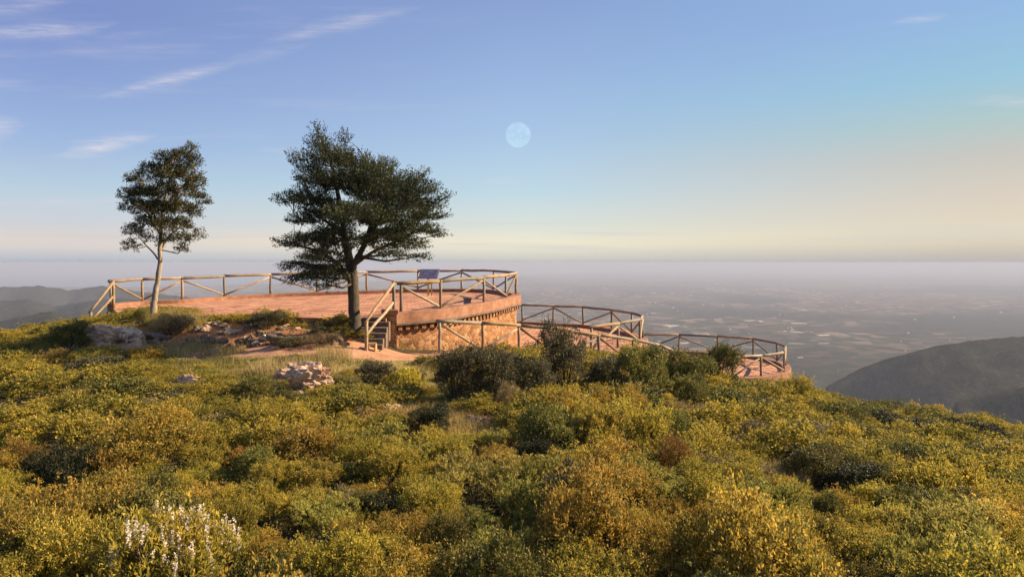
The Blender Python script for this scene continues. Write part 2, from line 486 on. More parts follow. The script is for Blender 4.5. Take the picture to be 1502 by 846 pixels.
# ------------------------------------------------------------------ the near hillside: a sheet through levelled points
CTRL = np.array([
    (0, 0, -1.68), (0, -6, -2.3), (-8, -5, -2.6), (8, -5, -3.2), (-6, 0, -2.9), (6, 0, -3.3), (0, 6, -3.2), (-5, 6, -3.1), (5.5, 6.5, -3.5),
    (0, 3.6, -3.1), (0, 12, -3.15), (-8, 12, -3.0), (8, 12, -4.1), (-4, 16, -3.0), (0, 18, -3.1), (-8, 17, -2.75), (-14, 16, -2.9),
    (-4, 21, -2.72), (-3.5, 23, -2.96), (-2.4, 23.6, -2.98), (-9, 20.8, -2.68), (-13, 21, -2.6), (-18, 25, -2.9), (-22, 21, -3.1), (-11, 19.5, -2.5),
    (4, 20, -3.6), (10, 20, -4.6), (16, 20, -5.7), (22, 26, -7.2), (13, 30, -6.15), (18, 29, -6.6), (1, 20, -3.15), (6, 23, -4.1),
    (.2, 24.3, -3.12), (3.1, 25.5, -3.6), (4.6, 27, -3.95), (6.8, 29.3, -4.7), (9.5, 29.5, -5.35),
    (-4.9, 22.2, -2.24), (-6.2, 22.3, -2.2), (-12.75, 25.5, -1.9), (-9.5, 24.2, -2.0), (-7.5, 23.3, -2.1), (-15, 26.5, -2.15), (-17, 28, -2.4), (-19, 30, -3.3),
    (-8.5, 22.1, -2.5), (-11, 23, -2.4), (-9, 27, -2.6), (-7, 30, -2.9), (-13, 30, -2.6), (-1, 29, -3.9), (-1, 33, -4.4), (5, 33, -5.4), (8, 37, -6.3), (12, 35, -6.3), (14, 36.5, -6.7),
    (-15, 35, -4.5), (-7, 40, -7), (5, 45, -12), (15, 44, -13), (25, 38, -12.5), (-25, 33, -5.5), (-30, 26, -4.5), (30, 25, -10), (30, 10, -9), (-30, 8, -4), (-30, -8, -4), (30, -8, -8), (0, -20, -4), (-20, 45, -12), (40, 20, -14), (40, 45, -22), (-40, 45, -15), (0, 60, -22), (20, 58, -24)], float)

def tps_k(d2): return np.where(d2 > 1e-9, d2 * np.log(np.maximum(d2, 1e-9)), 0.0)
_n = len(CTRL)
_K = tps_k(((CTRL[:, None, :2] - CTRL[None, :, :2]) ** 2).sum(-1)) + np.eye(_n) * 2.0
_A = np.zeros((_n + 3, _n + 3)); _A[:_n, :_n] = _K; _A[:_n, _n] = 1; _A[:_n, _n + 1:] = CTRL[:, :2]; _A[_n, :_n] = 1; _A[_n + 1:, :_n] = CTRL[:, :2].T
_W = np.linalg.solve(_A, np.concatenate([CTRL[:, 2], np.zeros(3)]))
DIPS = [(-5.8, 9.1, .7, .45), (-6.3, 9.9, .5, .35), (4.6, 10.3, .7, .25), (6.6, 9.6, .7, .3)]
def ground(x, y):
    x = np.atleast_1d(np.asarray(x, float)); y = np.atleast_1d(np.asarray(y, float))
    d2 = (x[..., None] - CTRL[:, 0]) ** 2 + (y[..., None] - CTRL[:, 1]) ** 2
    z = tps_k(d2) @ _W[:_n] + _W[_n] + x * _W[_n + 1] + y * _W[_n + 2]
    z = z + .16 * fbm(x * .7, y * .7, 4, 5)
    for hx, hy, hr, hd in DIPS: z = z - hd * np.exp(-((x - hx) ** 2 + (y - hy) ** 2) / hr ** 2)
    edge = np.maximum(0, np.hypot(x, y - 15) - 44)
    return z - edge * 1.2
def gz(x, y): return float(ground(x, y)[0])

def ray_ground(px, py):
    """where the sight line through an image point meets the hillside"""
    D = np.linspace(4, 45, 1200)
    z = -(py - HZ) / F * D
    g = ground((px - 751) / F * D, D)
    i = np.argmax(z <= g)
    return (px - 751) / F * D[i], D[i], g[i]

def in_poly(x, y, poly):
    x = np.asarray(x); y = np.asarray(y); r = np.zeros(x.shape, bool)
    n = len(poly)
    for i in range(n):
        x0, y0 = poly[i]; x1, y1 = poly[(i + 1) % n]
        cnd = ((y0 > y) != (y1 > y)) & (x < (x1 - x0) * (y - y0) / (y1 - y0 + 1e-12) + x0)
        r ^= cnd
    return r
def poly_soft(x, y, poly, w):
    """1 inside, falling to 0 over w metres outside"""
    d = np.full(np.shape(x), 1e9)
    for i in range(len(poly)):
        a = np.array(poly[i]); b = np.array(poly[(i + 1) % len(poly)]); ab = b - a
        t = np.clip(((x - a[0]) * ab[0] + (y - a[1]) * ab[1]) / (ab @ ab), 0, 1)
        d = np.minimum(d, np.hypot(x - a[0] - t * ab[0], y - a[1] - t * ab[1]))
    return np.where(in_poly(x, y, poly), 1.0, np.clip(1 - d / w, 0, 1))

BANK = [(-13.5, 23.2), (-11.5, 24.4), (-8, 23.6), (-6, 22.8), (-4.8, 21.6), (-6, 21.0), (-9, 21.2), (-12, 21.6)]
OPEN = [(-11.5, 19.2), (-13, 22.0), (-9, 20.9), (-3.2, 20.6), (-1.6, 19.3), (-1.4, 16.2), (-3, 15.4), (-5, 16.2), (-8, 17.4)]
CLEAR2 = [ray_ground(*q)[:2] for q in ((552, 606), (640, 598), (735, 624), (745, 652), (660, 652), (560, 624))]
CLEAR3 = [ray_ground(*q)[:2] for q in ((1020, 712), (1062, 690), (1150, 694), (1192, 716), (1150, 744), (1060, 742))]
gx, gy = np.meshgrid(np.linspace(-62, 62, 280), np.linspace(-38, 74, 260))
gz_ = ground(gx.ravel(), gy.ravel())
idx = np.arange(280 * 260).reshape(260, 280)
quads = np.stack([idx[:-1, :-1], idx[:-1, 1:], idx[1:, 1:], idx[1:, :-1]], -1).reshape(-1, 4)
gxr, gyr = gx.ravel(), gy.ravel()
earth = np.maximum.reduce([.95 * poly_soft(gxr, gyr, [(-12.6, 20.3), (-13.2, 22.4), (-5, 21.3), (-4, 20.5)], .5), poly_soft(gxr, gyr, BANK, .9), .75 * poly_soft(gxr, gyr, CLEAR2, .8), .6 * poly_soft(gxr, gyr, CLEAR3, .8)])
opn = poly_soft(gxr, gyr, OPEN, 1.0)
me = np_mesh('hillside', np.stack([gxr, gyr, gz_], -1), quads, {'earth': earth, 'open': opn}, True)
tag(link('hillside', me, M['ground']), kind='structure')

# the foot path: from the open ground round the foot of the terraces
def smooth_line(pts, n=10):
    pts = [np.array(p, float) for p in pts]; out = []
    q = [2 * pts[0] - pts[1]] + pts + [2 * pts[-1] - pts[-2]]
    for i in range(1, len(q) - 2):
        for k in range(n):
            t = k / n; a, b, c, d = q[i - 1], q[i], q[i + 1], q[i + 2]
            out.append(.5 * (2 * b + (c - a) * t + (2 * a - 5 * b + 4 * c - d) * t * t + (3 * b - a - 3 * c + d) * t ** 3))
    out.append(pts[-1]); return np.array(out)
pl = smooth_line([(-12.6, 21.0), (-10, 20.9), (-7.5, 20.5), (-5.0, 20.6), (-3.2, 21.7), (-1.5, 23.5), (.6, 25.3), (2.6, 26.0), (4.6, 28.2), (6.4, 30.4)], 14)
pw = np.interp(np.linspace(0, 1, len(pl)), [0, .25, .42, .6, 1], [.5, .75, 1.0, 1.05, .9])
pv, pq = [], []
tg = np.gradient(pl, axis=0); tg /= np.linalg.norm(tg, axis=1)[:, None]
NW = 9
for i, (p, t) in enumerate(zip(pl, tg)):
    nrm = np.array((-t[1], t[0]))
    for k in range(NW):
        s = (k / (NW - 1) - .5) * 2 * (pw[i] + .25 * fbm(np.array([i * .35]), np.array([0. if k < NW / 2 else 9.]), 3, 8)[0])
        q = p + nrm * s
        pv.append((q[0], q[1], gz(q[0], q[1]) + .045 * (1 - (abs(k - 4) / 4) ** 4) - .02))
for i in range(len(pl) - 1):
    for k in range(NW - 1):
        pq.append((i * NW + k, (i + 1) * NW + k, (i + 1) * NW + k + 1, i * NW + k + 1))
tag(link('path', np_mesh('path', np.array(pv), np.array(pq), None, True), M['path']), kind='structure')

# ------------------------------------------------------------------ the far country: slopes, ridges, the plain to the horizon
azs = np.radians(np.concatenate([np.linspace(-180, -62, 60)[:-1], np.linspace(-62, 62, 620), np.linspace(62, 180, 60)[1:]]))
rad = np.concatenate([np.geomspace(34, 900, 60)[:-1], np.geomspace(900, 14000, 260)[:-1], np.geomspace(14000, 140000, 40)])
AZ, RR = np.meshgrid(azs, rad)
X, Y = RR * np.sin(AZ), RR * np.cos(AZ)
base = -600 + 590 * np.exp(-(RR / 620.0) ** 1.3) - 14
base = np.minimum(base, -9 - (RR - 34) * .30)
base = np.maximum(base, -600)
fade = np.clip((RR - 300) / 1500, 0, 1)
base += fade * np.clip(1 - RR / 9000, 0, 1) * 60 * (np.abs(fbm(X / 700, Y / 700, 6, 3)) * 2)
RIDGES = [
    ([-700, -300, 0, 60, 100, 150, 210, 280, 360, 460], [410, 414, 421, 419, 425, 419, 427, 436, 460, 900], 6500, .55),
    ([-700, -300, 0, 40, 80, 130, 180, 240, 300, 360], [418, 425, 441, 437, 449, 440, 437, 444, 465, 900], 4200, .5),
    ([-700, -300, 0, 40, 75, 110, 150, 200, 260], [440, 448, 470, 462, 455, 462, 470, 485, 900], 2500, .5),
    ([1120, 1180, 1225, 1260, 1300, 1340, 1385, 1430, 1502, 1700, 2300], [900, 585, 560, 541, 526, 515, 505, 498, 492, 470, 440], 2500, .5),
    ([1330, 1400, 1450, 1502, 1600, 2000], [900, 590, 577, 566, 548, 520], 1700, .5),
    ([900, 955, 1000, 1035, 1070, 1120, 1200], [900, 500, 489, 483, 488, 500, 900], 6000, .35),
]
pxa = 751 + F * np.tan(np.clip(AZ, -1.2, 1.2))
H = base
for k, (xs, ys, D, slope) in enumerate(RIDGES):
    py = np.interp(pxa, xs, ys)
    yplane = D * (1 + .10 * fbm(pxa / 160., pxa * 0 + k, 3, k + 20))
    dist = RR * np.cos(np.clip(AZ, -1.2, 1.2))
    crest = -(py - HZ) / F * yplane
    d = np.abs(dist - yplane)
    nz = fbm(X / (D * .055), Y / (D * .055), 6, 40 + k)
    rid = (.5 - np.abs(nz) * 2.0)
    z = crest - d * slope * (.55 + .45 * np.clip(d / (D * .15), 0, 1)) + (rid - .25) * D * .022 * np.clip(d / (D * .05), 0.12, 1) + D * .0022 * fbm(X / (D * .006), Y / (D * .006), 4, 60 + k)
    z = np.where(np.abs(AZ) < 1.25, z, -9999)
    H = np.maximum(H, z)
idx = np.arange(AZ.size).reshape(AZ.shape)
quads = np.stack([idx[:-1, :-1], idx[:-1, 1:], idx[1:, 1:], idx[1:, :-1]], -1).reshape(-1, 4)[:, ::-1]
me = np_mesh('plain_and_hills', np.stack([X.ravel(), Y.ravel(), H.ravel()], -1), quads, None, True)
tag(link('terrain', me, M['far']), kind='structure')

# the sea beyond the coast
sv = [(-140000, 17000, -599), (-9000, 17500, -599), (-4000, 24000, -599), (4000, 42000, -599), (25000, 80000, -599), (60000, 139000, -599), (-140000, 139000, -599)]
me = bpy.data.meshes.new('sea'); me.from_pydata(sv, [], [tuple(range(len(sv)))]); me.update()
tag(link('sea', me, M['sea']), kind='structure')

# pale sheds and greenhouses scattered over the plain: a far mass
rng = np.random.default_rng(11)
mb = MB()
for k in range(430):
    D = 3600 * (12 ** rng.random()); ang = rng.normal(.16, .28)
    x, y = D * math.tan(ang), D
    if x < -.05 * D or rng.random() > .3 + vnoise(np.array([x / 2500]), np.array([y / 2500]), 77)[0]: continue
    l = D * .0006 * (1 + 4 * rng.random() ** 3); mb.box((x, y, -594), (l * (1 + 6 * rng.random() ** 2), l * (.8 + 1.5 * rng.random()), 9), rng.random() * .5)
tag(mb.build('distant_greenhouses', M['white_wall']), 'pale sheds and greenhouses scattered over the hazy plain', 'buildings', kind='stuff')

# ------------------------------------------------------------------ haze between the hill and the horizon
hz = MB(); hz.box((0, 0, (-625 + 7) / 2), (300000, 300000, 632))
hm = bpy.data.materials.new('haze'); hm.use_nodes = True
ht = NT(hm.node_tree); ht.n.clear()
ho = ht.node('ShaderNodeOutputMaterial'); hv = ht.node('ShaderNodeVolumePrincipled')
hv.inputs['Color'].default_value = (.455, .495, .635, 1)
hv.inputs['Density'].default_value = 6.8e-5
hv.inputs['Anisotropy'].default_value = .05
ht.l.new(hv.outputs[0], ho.inputs['Volume'])
tag(hz.build('haze', hm), kind='stuff')

# lens-flare disc built as an added mottled ball glowing against the sky
mm = bpy.data.materials.new('moon_disc'); mm.use_nodes = True
mt = NT(mm.node_tree); mt.n.clear()
mo = mt.node('ShaderNodeOutputMaterial'); em = mt.node('ShaderNodeEmission'); tr = mt.node('ShaderNodeBsdfTransparent'); ad = mt.node('ShaderNodeAddShader')
nz = mt.noise(objco(mt), .0016, 6, .65)
geo = mt.node('ShaderNodeNewGeometry')
mt.put(em.inputs[0], mt.ramp(nz, [(.36, (.016, .028, .022)), (.66, (.05, .066, .055))]))
mt.put(em.inputs[1], mt.math('SUBTRACT', 1.0, geo.outputs['Backfacing']))
mt.l.new(em.outputs[0], ad.inputs[0]); mt.l.new(tr.outputs[0], ad.inputs[1]); mt.l.new(ad.outputs[0], mo.inputs[0])
mc = P(760, 198, 60000.)
bm = bmesh.new(); bmesh.ops.create_uvsphere(bm, u_segments=48, v_segments=32, radius=18.5 / F * 60000)
me = bpy.data.meshes.new('moon'); bm.to_mesh(me); bm.free()
me.polygons.foreach_set('use_smooth', [True] * len(me.polygons))
o = link('moon', me, mm); o.location = tuple(mc)
tag(o, 'pale full moon hanging in the blue sky above the viewing terrace', 'moon')
#@@STRUCT
# ------------------------------------------------------------------ the three stepped round terraces
def cr_closed(pts, n=8, closed=True):
    pts = [np.array(p, float) for p in pts]; out = []
    m = len(pts)
    rngi = range(m) if closed else range(m - 1)
    for i in rngi:
        if closed: a, b, c, d = pts[i - 1], pts[i], pts[(i + 1) % m], pts[(i + 2) % m]
        else: a, b, c, d = pts[max(i - 1, 0)], pts[i], pts[i + 1], pts[min(i + 2, m - 1)]
        for k in range(n):
            t = k / n
            out.append(.5 * (2 * b + (c - a) * t + (2 * a - 5 * b + 4 * c - d) * t * t + (3 * b - a - 3 * c + d) * t ** 3))
    if not closed: out.append(pts[-1])
    return np.array(out)

def resample(pts, step):
    d = np.concatenate([[0], np.cumsum(np.linalg.norm(np.diff(pts, axis=0), axis=1))])
    n = max(2, int(round(d[-1] / step)) + 1)
    s = np.linspace(0, d[-1], n)
    return np.stack([np.interp(s, d, pts[:, k]) for k in range(pts.shape[1])], -1)

def normals_out(pts, ccw_sign):
    t = np.gradient(pts, axis=0); t /= np.linalg.norm(t, axis=1)[:, None] + 1e-12
    return np.stack([t[:, 1], -t[:, 0]], -1) * ccw_sign

def sweep(line, zf, nrm, prof, closed_prof=True):
    """a strip swept along line: prof is (offset outwards, height over the kerb)"""
    vs, fs = [], []
    m = len(prof)
    for p, n in zip(line, nrm):
        z0 = zf(*p)
        for o_, h in prof:
            q = p + n * o_; vs.append((q[0], q[1], z0 + h))
    for i in range(len(line) - 1):
        for k in range(m if closed_prof else m - 1):
            k2 = (k + 1) % m
            fs.append((i * m + k, (i + 1) * m + k, (i + 1) * m + k2, i * m + k2))
    if closed_prof: fs += [tuple(range(m)), tuple((len(line) - 1) * m + k for k in reversed(range(m)))]
    return vs, fs

def terrace(label, line, inner_close, zf, floor_drop, base_fn, kerb_h, dentil=True, sgn=1):
    """line: the kerb centre line (open, in order); inner_close: points that close the plan behind it"""
    line = resample(line, .22)
    nrm = normals_out(line, sgn)
    c = line.mean(0)
    t = thing('round_terrace', label, 'terrace', (c[0], c[1], base_fn(*c)))
    O = t.location.copy()
    def obj(name, vs, fs, mat, smooth=False):
        mb = MB(); mb.add(vs, fs); return mb.build(name, mat, t, smooth, O)
    # kerb with a lip under it
    obj('kerb', *sweep(line, zf, nrm, [(-.22, -floor_drop - .05), (-.22, 0), (-.19, .02), (.17, .02), (.2, 0), (.2, -kerb_h), (-.05, -kerb_h)]), M['coping'])
    obj('lip', *sweep(line, zf, nrm, [(-.05, -kerb_h - .002), (.25, -kerb_h - .002), (.25, -kerb_h - .06), (-.05, -kerb_h - .06)]), M['rock_red'])
    if dentil:
        mb = MB()
        dl = resample(line, .075); dn = normals_out(dl, sgn); vs_, fs_ = [], []
        for i, (p, n) in enumerate(zip(dl, dn)):
            for o_ in ((.02, .16) if i % 4 == 0 else (.16, .16) if i % 4 == 1 else (.16, .02) if i % 4 == 2 else (.02, .02)):
                q = p + n * o_; zt = zf(*p) - kerb_h - .063; vs_ += [(q[0], q[1], zt), (q[0], q[1], zt - .17), (p[0] - n[0] * .05, p[1] - n[1] * .05, zt - .17)]
        for i in range(len(vs_) // 3 - 1):
            fs_ += [(3 * i, 3 * i + 3, 3 * i + 4, 3 * i + 1), (3 * i + 1, 3 * i + 4, 3 * i + 5, 3 * i + 2)]
        mb.add(vs_, fs_)
        mb.build('cornice', M['masonry'], t, False, O)
    # wall: the swept part under the kerb plus the closing side
    wl = np.concatenate([line, np.array(inner_close)])
    wl = np.concatenate([wl, wl[:1]])
    fine = []
    for a, b in zip(wl[:-1], wl[1:]):
        n = max(1, int(np.linalg.norm(b - a) / .5))
        for k in range(n): fine.append(a + (b - a) * k / n)
    fine = np.array(fine); m = len(fine)
    vs, fs = [], []
    nk = len(line)
    for p in fine:
        vs += [(p[0], p[1], zf(*p) - floor_drop - .012), (p[0], p[1], base_fn(*p))]
    for i in range(m):
        j = (i + 1) % m; fs.append((2 * i, 2 * i + 1, 2 * j + 1, 2 * j))
    obj('wall', vs, fs, M['masonry'])
    vs = [(p[0], p[1], zf(*p) - floor_drop) for p in fine]
    bmf = bmesh.new(); fv = [bmf.verts.new(Vector(v) - O) for v in vs]; bmf.faces.new(fv)
    bmesh.ops.triangulate(bmf, faces=bmf.faces[:])
    mef = bpy.data.meshes.new('floor'); bmf.to_mesh(mef); bmf.free()
    if mef.polygons[0].normal.z < 0: mef.flip_normals()
    link('floor', mef, M['paving'], t)
    return t

def log(parent, name, a, b, r, O, n=10):
    mb = MB(); a, b = Vector(a), Vector(b)
    q_ = random.Random(int(abs(a.x * 131 + b.z * 977 + b.y * 57) * 10)); jit = lambda k: Vector((q_.uniform(-k, k), q_.uniform(-k, k), q_.uniform(-k, k)))
    a = a + jit(.012); b = b + jit(.012)
    mb.tube([a, a.lerp(b, .33) + jit(.014), a.lerp(b, .67) + jit(.014), b], [r, r * (1 + .05 * math.sin(a.x * 9)), r * .98, r * .96], n, True, int(abs(a.x * 977 + b.y * 331)) % 9999, .07)
    o = mb.build(name, M['wood'], parent, True, O)
    return o

def railing(label, pts, zf, h, group=None, start_top=True, rail_r=.062, post_r=.052, brace_r=.042, braces=None, cat='railing', extend=0.0, skip_rail=(), skip_brace=()):
    """round timber railing through post points: each post, rail log and slanting brace a part"""
    c = pts[len(pts) // 2]
    t = thing('timber_railing', label, cat, (c[0], c[1], zf(*c)), group)
    O = t.location.copy()
    for i, p in enumerate(pts):
        z = zf(*p); log(t, 'post', (p[0], p[1], z - .03), (p[0], p[1], z + h - .03), post_r, O)
    for i in range(len(pts) - 1):
        a, b = np.array(pts[i]), np.array(pts[i + 1]); d = (b - a) / np.linalg.norm(b - a)
        za, zb = zf(*a), zf(*b)
        if i not in skip_rail:
            ea = extend if i == 0 else .05; eb = extend if i == len(pts) - 2 else .05
            sl = (zb - za) / np.linalg.norm(b - a)
            log(t, 'top_rail', (*(a - d * ea), za + h + .02 - sl * ea), (*(b + d * eb), zb + h + .02 + sl * eb), rail_r, O)
        if i in skip_brace: continue
        up = (i % 2 == 0) == start_top
        lo, hi = .10, h - .10
        za2, zb2 = za + (hi if up else lo), zb + (lo if up else hi)
        log(t, 'brace', (*(a + d * .06), za2), (*(b - d * .06), zb2), brace_r, O)
    return t

# terrace one: its kerb lies in one gently tilted plane
def z1(x, y): return -1.64 + .015 * (x + 4) + .02 * (y - 23.6)
def on1(px, py, off=0.0):
    a, k = (px - 751) / F, (py - HZ) / F
    D = (1.64 - .06 + .472 - off) / (k + .015 * a + .02)
    return np.array((a * D, D))
POST1 = [on1(*p) for p in [(163, 446), (209, 442), (267, 439.5), (329, 435), (397, 431.5), (465, 428.8), (538, 426.5), (613, 424.3), (677, 424), (724, 425.5), (757, 431.5), (742, 436.5), (709, 443.5), (646, 453), (588, 457.8)]]
line1 = cr_closed(POST1, 10, False)
line1 = np.concatenate([line1, [POST1[-1] + (POST1[-1] - POST1[-2]) / np.linalg.norm(POST1[-1] - POST1[-2]) * .42]])
chord = [on1(566, 467, -.14), on1(520, 466.8, -.14), on1(440, 465.5, -.14), on1(350, 463.5, -.14), on1(260, 461, -.14), on1(172, 458, -.14)]
T1 = terrace('large upper brick paved terrace with stone wall and toothed kerb, two trees standing before it', line1, chord, z1, .14,
             lambda x, y: min(gz(x, y) - .25, -2.3 if y < 28 else -4.0), .34, True, -1)
railing('long upper railing of round logs curving all along the large terrace edge', POST1, z1, .93, 'log railings', True, extend=.12)

def zc(z): return lambda x, y: z
def on_rail(px, py, ztop): D = -ztop / ((py - HZ) / F); return np.array(((px - 751) / F * D, D))
K2 = -3.34
R2 = [on_rail(px, py, K2 + .95) for px, py in [(766, 447), (812, 448.7), (855, 450.2), (897, 454.5), (927, 459.3), (942.5, 464.2)]] + [np.array((5.35, 29.9)), np.array((4.15, 28.0)), np.array((2.93, 26.5))]
line2 = cr_closed([np.array((-1.0, 40.6))] + R2 + [np.array((1.6, 25.9))], 8, False)
T2 = terrace('middle round terrace with brick floor, one step below the large terrace', line2, [(-.6, 25.6), (-2.0, 27.4), (-2.6, 33), (-2.6, 39)], zc(K2), .14, lambda x, y: min(gz(x, y) - .4, -5.6), .3, False, -1)
railing('curved log railing around the middle terrace', R2, zc(K2), .93, 'log railings', False, extend=.15)
K3 = -5.22
R3 = [on_rail(px, py, K3 + .95) for px, py in [(945, 490.3), (996, 491), (1053, 493), (1105, 496.9), (1140, 503.5), (1152.5, 508.5)]] + [np.array((13.0, 34.2)), np.array((11.45, 32.9)), np.array((9.9, 32.2))]
line3 = cr_closed([np.array((5.6, 42.2))] + R3 + [np.array((8.4, 31.6))], 8, False)
T3 = terrace('lowest round terrace with brick floor, farthest down the slope', line3, [(6.4, 31.6), (4.6, 34.), (4.2, 41.)], zc(K3), .14, lambda x, y: min(gz(x, y) - .4, -7.6), .34, False, -1)
railing('curved log railing around the lowest terrace', R3, zc(K3), .93, 'log railings', False, extend=.15)

# sloping rails beside the path and the two stairs
RP = [P(645, 471, 22.6), P(708, 473.5, 23.6), P(761, 477, 24.4), P(820, 483, 25.0), P(878, 491, 25.7), P(928, 498, 27.0), P(968, 506, 28.4), P(1002, 523, 29.4)]
zrp = {tuple(p[:2]): p[2] for p in RP}
def zpath(x, y):
    i = np.argmin([math.hypot(x - p[0], y - p[1]) for p in RP]); return RP[i][2] - .97
railing('descending log railing along the path in front of the stone walls', [tuple(p[:2]) for p in RP], zpath, .95, 'log railings', True, extend=.12)

def stair_rail(label, top, bot, htop, hbot, gap):
    """two sloping logs between an upper and a lower post"""
    t = thing('stair_railing', label, 'railing', bot, 'stair railings'); O = t.location.copy()
    top, bot = Vector(top), Vector(bot)
    log(t, 'post', top - Vector((0, 0, .1)), top + Vector((0, 0, htop + .05)), .055, O)
    log(t, 'post', bot - Vector((0, 0, .1)), bot + Vector((0, 0, hbot + .02)), .055, O)
    d = (bot - top); d.z = 0; d.normalize()
    for k in (0, 1):
        a = top + Vector((0, 0, htop - k * gap)) - d * .03; b = bot + Vector((0, 0, hbot - k * gap * .62)) + d * .06
        log(t, 'top_rail' if k == 0 else 'lower_rail', a, b, .05, O)
    return t
tp = P(577, 459, 23.45); bt = P(537, 522, 20.9)
stair_rail('short steep log railing of the steps beside the dark tree', tp, bt, .98, .98, .62)
tp = P(166, 449, 28.6); bt = P(133, 470, 27.6)
stair_rail('short steep log railing at the far end of the large terrace, beyond the slim tree', tp, bt, .98, .3, .55)

# end pillar of the wall, and the steps under the stair rail
mb = MB(); q = on1(577, 459)
mb.box((q[0] - .12, q[1] - .02, -2.42), (.44, .44, 1.5), .2)
pb = mb.build('pillar_shaft', M['masonry']); mb = MB(); mb.box((q[0] - .12, q[1] - .02, -1.60), (.52, .52, .14), .2)
pil = thing('stone_pillar', 'squat stone pillar ending the terrace wall beside the steps', 'pillar', (q[0] - .12, q[1], -3.15))
for ob, nm in ((pb, 'shaft'), (mb.build('cap', M['coping']), 'cap')):
    ob.name = nm; ob.parent = pil; ob.matrix_parent_inverse = Matrix.Translation(-pil.location)
st = thing('stone_steps', 'rough stone steps climbing to the terrace between the dark tree and the pillar', 'steps', (-4.4, 21.4, -2.8))
rr_s = random.Random(3)
for k in range(6):
    mb = MB(); zt = -2.62 + k * .145
    mb.box((-4.42, 21.35 + k * .3 + rr_s.uniform(-.03, .03), zt - .3), (1.02 + rr_s.uniform(-.05, .05), .34, .6), .02)
    ob = mb.build('step', M['rock_red'], st, False, st.location)

# information board on the upper terrace
ib = on1(630, 433.5, -.14); zb = z1(*ib) - .14
t = thing('information_board', 'slanted blue information board on a wooden post by the far railing', 'sign', (ib[0], ib[1], zb)); O = t.location.copy()
mb = MB(); mb.box((ib[0] - .06, ib[1], zb + .47), (.09, .09, .94), .1); mb.box((ib[0] + .10, ib[1], zb + .3), (.06, .06, .6), .1); mb.box((ib[0] + .02, ib[1], zb + .58), (.26, .07, .05), .1)
mb.build('post', M['sign_wood'], t, False, O)
cx, cz = ib[0] - .02, zb + 1.03
tilt = Matrix.Rotation(R(52), 3, 'X')
Mz = Matrix.Rotation(R(-16), 3, 'Z')
def slab(name, w_, h_, th, off, mat):
    mb = MB(); n = Mz @ tilt @ Vector((0, 0, off)); mb.box((cx + n.x, ib[1] + n.y, cz + n.z), (w_, h_, th), R(-16), tilt); return mb.build(name, mat, t, False, O)
slab('frame', .98, .54, .03, 0, M['panel_frame'])
pn = slab('panel', .91, .47, .016, .018, M['panel'])
mb = MB()
rr = random.Random(4)
for r_ in range(6):
    y0 = .17 - r_ * .066; x0 = -.38
    while x0 < .4:
        wl_ = .05 + rr.random() * .16
        if rr.random() < .8 and x0 + wl_ < .41:
            n = Mz @ tilt @ Vector((x0 + wl_ / 2, y0, .029)); mb.box((cx + n.x, ib[1] + n.y, cz + n.z), (wl_, .022, .004), R(-16), tilt)
        x0 += wl_ + .03
pr = mb.build('print', M['panel_print'], pn); pr.location = -t.location
# small dark block on the paving
bp = on1(685.5, 447.5, -.14)
mb = MB(); mb.box((bp[0], bp[1], z1(*bp) - .14 + .13), (.26, .2, .26), .2)
bl = mb.build('block_body', M['block'])
o = thing('floor_lamp', 'small dark grey block standing on the brick paving near the kerb', 'block', (bp[0], bp[1], z1(*bp) - .14))
bl.name = 'body'; bl.parent = o; bl.matrix_parent_inverse = Matrix.Translation(-o.location)
mb = MB(); mb.box((bp[0], bp[1], z1(*bp) + .135), (.32, .26, .03), .2); mb.build('cap', M['block'], o, False, o.location)
# little wooden frame at the foot of the stair post
q = P(545.5, 521, 21.1); q[2] = gz(q[0], q[1]) + .03
t = thing('wooden_crate', 'tiny open wooden frame at the foot of the stair railing post', 'crate', q); O = t.location.copy()
for sx in (-1, 1):
    mb = MB(); mb.box((q[0] + sx * .11, q[1], q[2] + .1), (.04, .22, .22)); mb.build('side', M['crate_wood'], t, False, O)
mb = MB(); mb.box((q[0], q[1], q[2] + .2), (.26, .2, .03)); mb.build('top', M['crate_wood'], t, False, O)

# ------------------------------------------------------------------ rocks
def rock_mesh(name, size, seed, mat, sub=4, rough=.45, origin_flat=.35, cuts=9):
    bm = bmesh.new(); bmesh.ops.create_icosphere(bm, subdivisions=sub, radius=1)
    v = np.array([p.co[:] for p in bm.verts])
    def f3(k, o_, sd): return (fbm(v[:, 0] * k + 7, v[:, 1] * k, o_, sd) + fbm(v[:, 1] * k, v[:, 2] * k + 3, o_, sd + 1) + fbm(v[:, 2] * k, v[:, 0] * k + 11, o_, sd + 2)) * .75
    n1 = f3(1.5, 3, seed); n2 = np.abs(f3(4.0, 4, seed + 5)) * 1.5
    d = 1 + rough * n1 * 1.6 - rough * n2 * 1.3
    v = v * d[:, None]
    rr = np.random.default_rng(seed)
    for k in range(cuts):                                  # broken faces
        n = rr.normal(size=3); n /= np.linalg.norm(n); c_ = .55 + .3 * rr.random()
        e = v @ n - c_; v = v - np.where(e > 0, e * .85, 0)[:, None] * n
    v[:, 2] = np.maximum(v[:, 2], -origin_flat)
    v = v * np.array(size)
    for p, q in zip(bm.verts, v): p.co = q
    me = bpy.data.meshes.new(name); bm.to_mesh(me); bm.free()
    me.materials.append(mat)
    return me
def rock(px, py, wpx, hpx, seed, label, mat='rock', depth=.7, sub=4, group=None, rot=0.0, rough=.45, name='rock'):
    x, y, z = ray_ground(px, py)
    s = y / F
    me = rock_mesh(name, (wpx * s / 2, wpx * s / 2 * depth, hpx * s / 1.25), seed, M[mat], sub, rough)
    o = link(name, me); o.location = (x, y, z + hpx * s * .18); o.rotation_euler = (0, 0, rot)
    return tag(o, label, 'rock', group)
rock(178, 506, 88, 36, 3, 'large pale pitted boulder rising out of the scrub before the slim tree', sub=5, rough=.75, name='boulder')
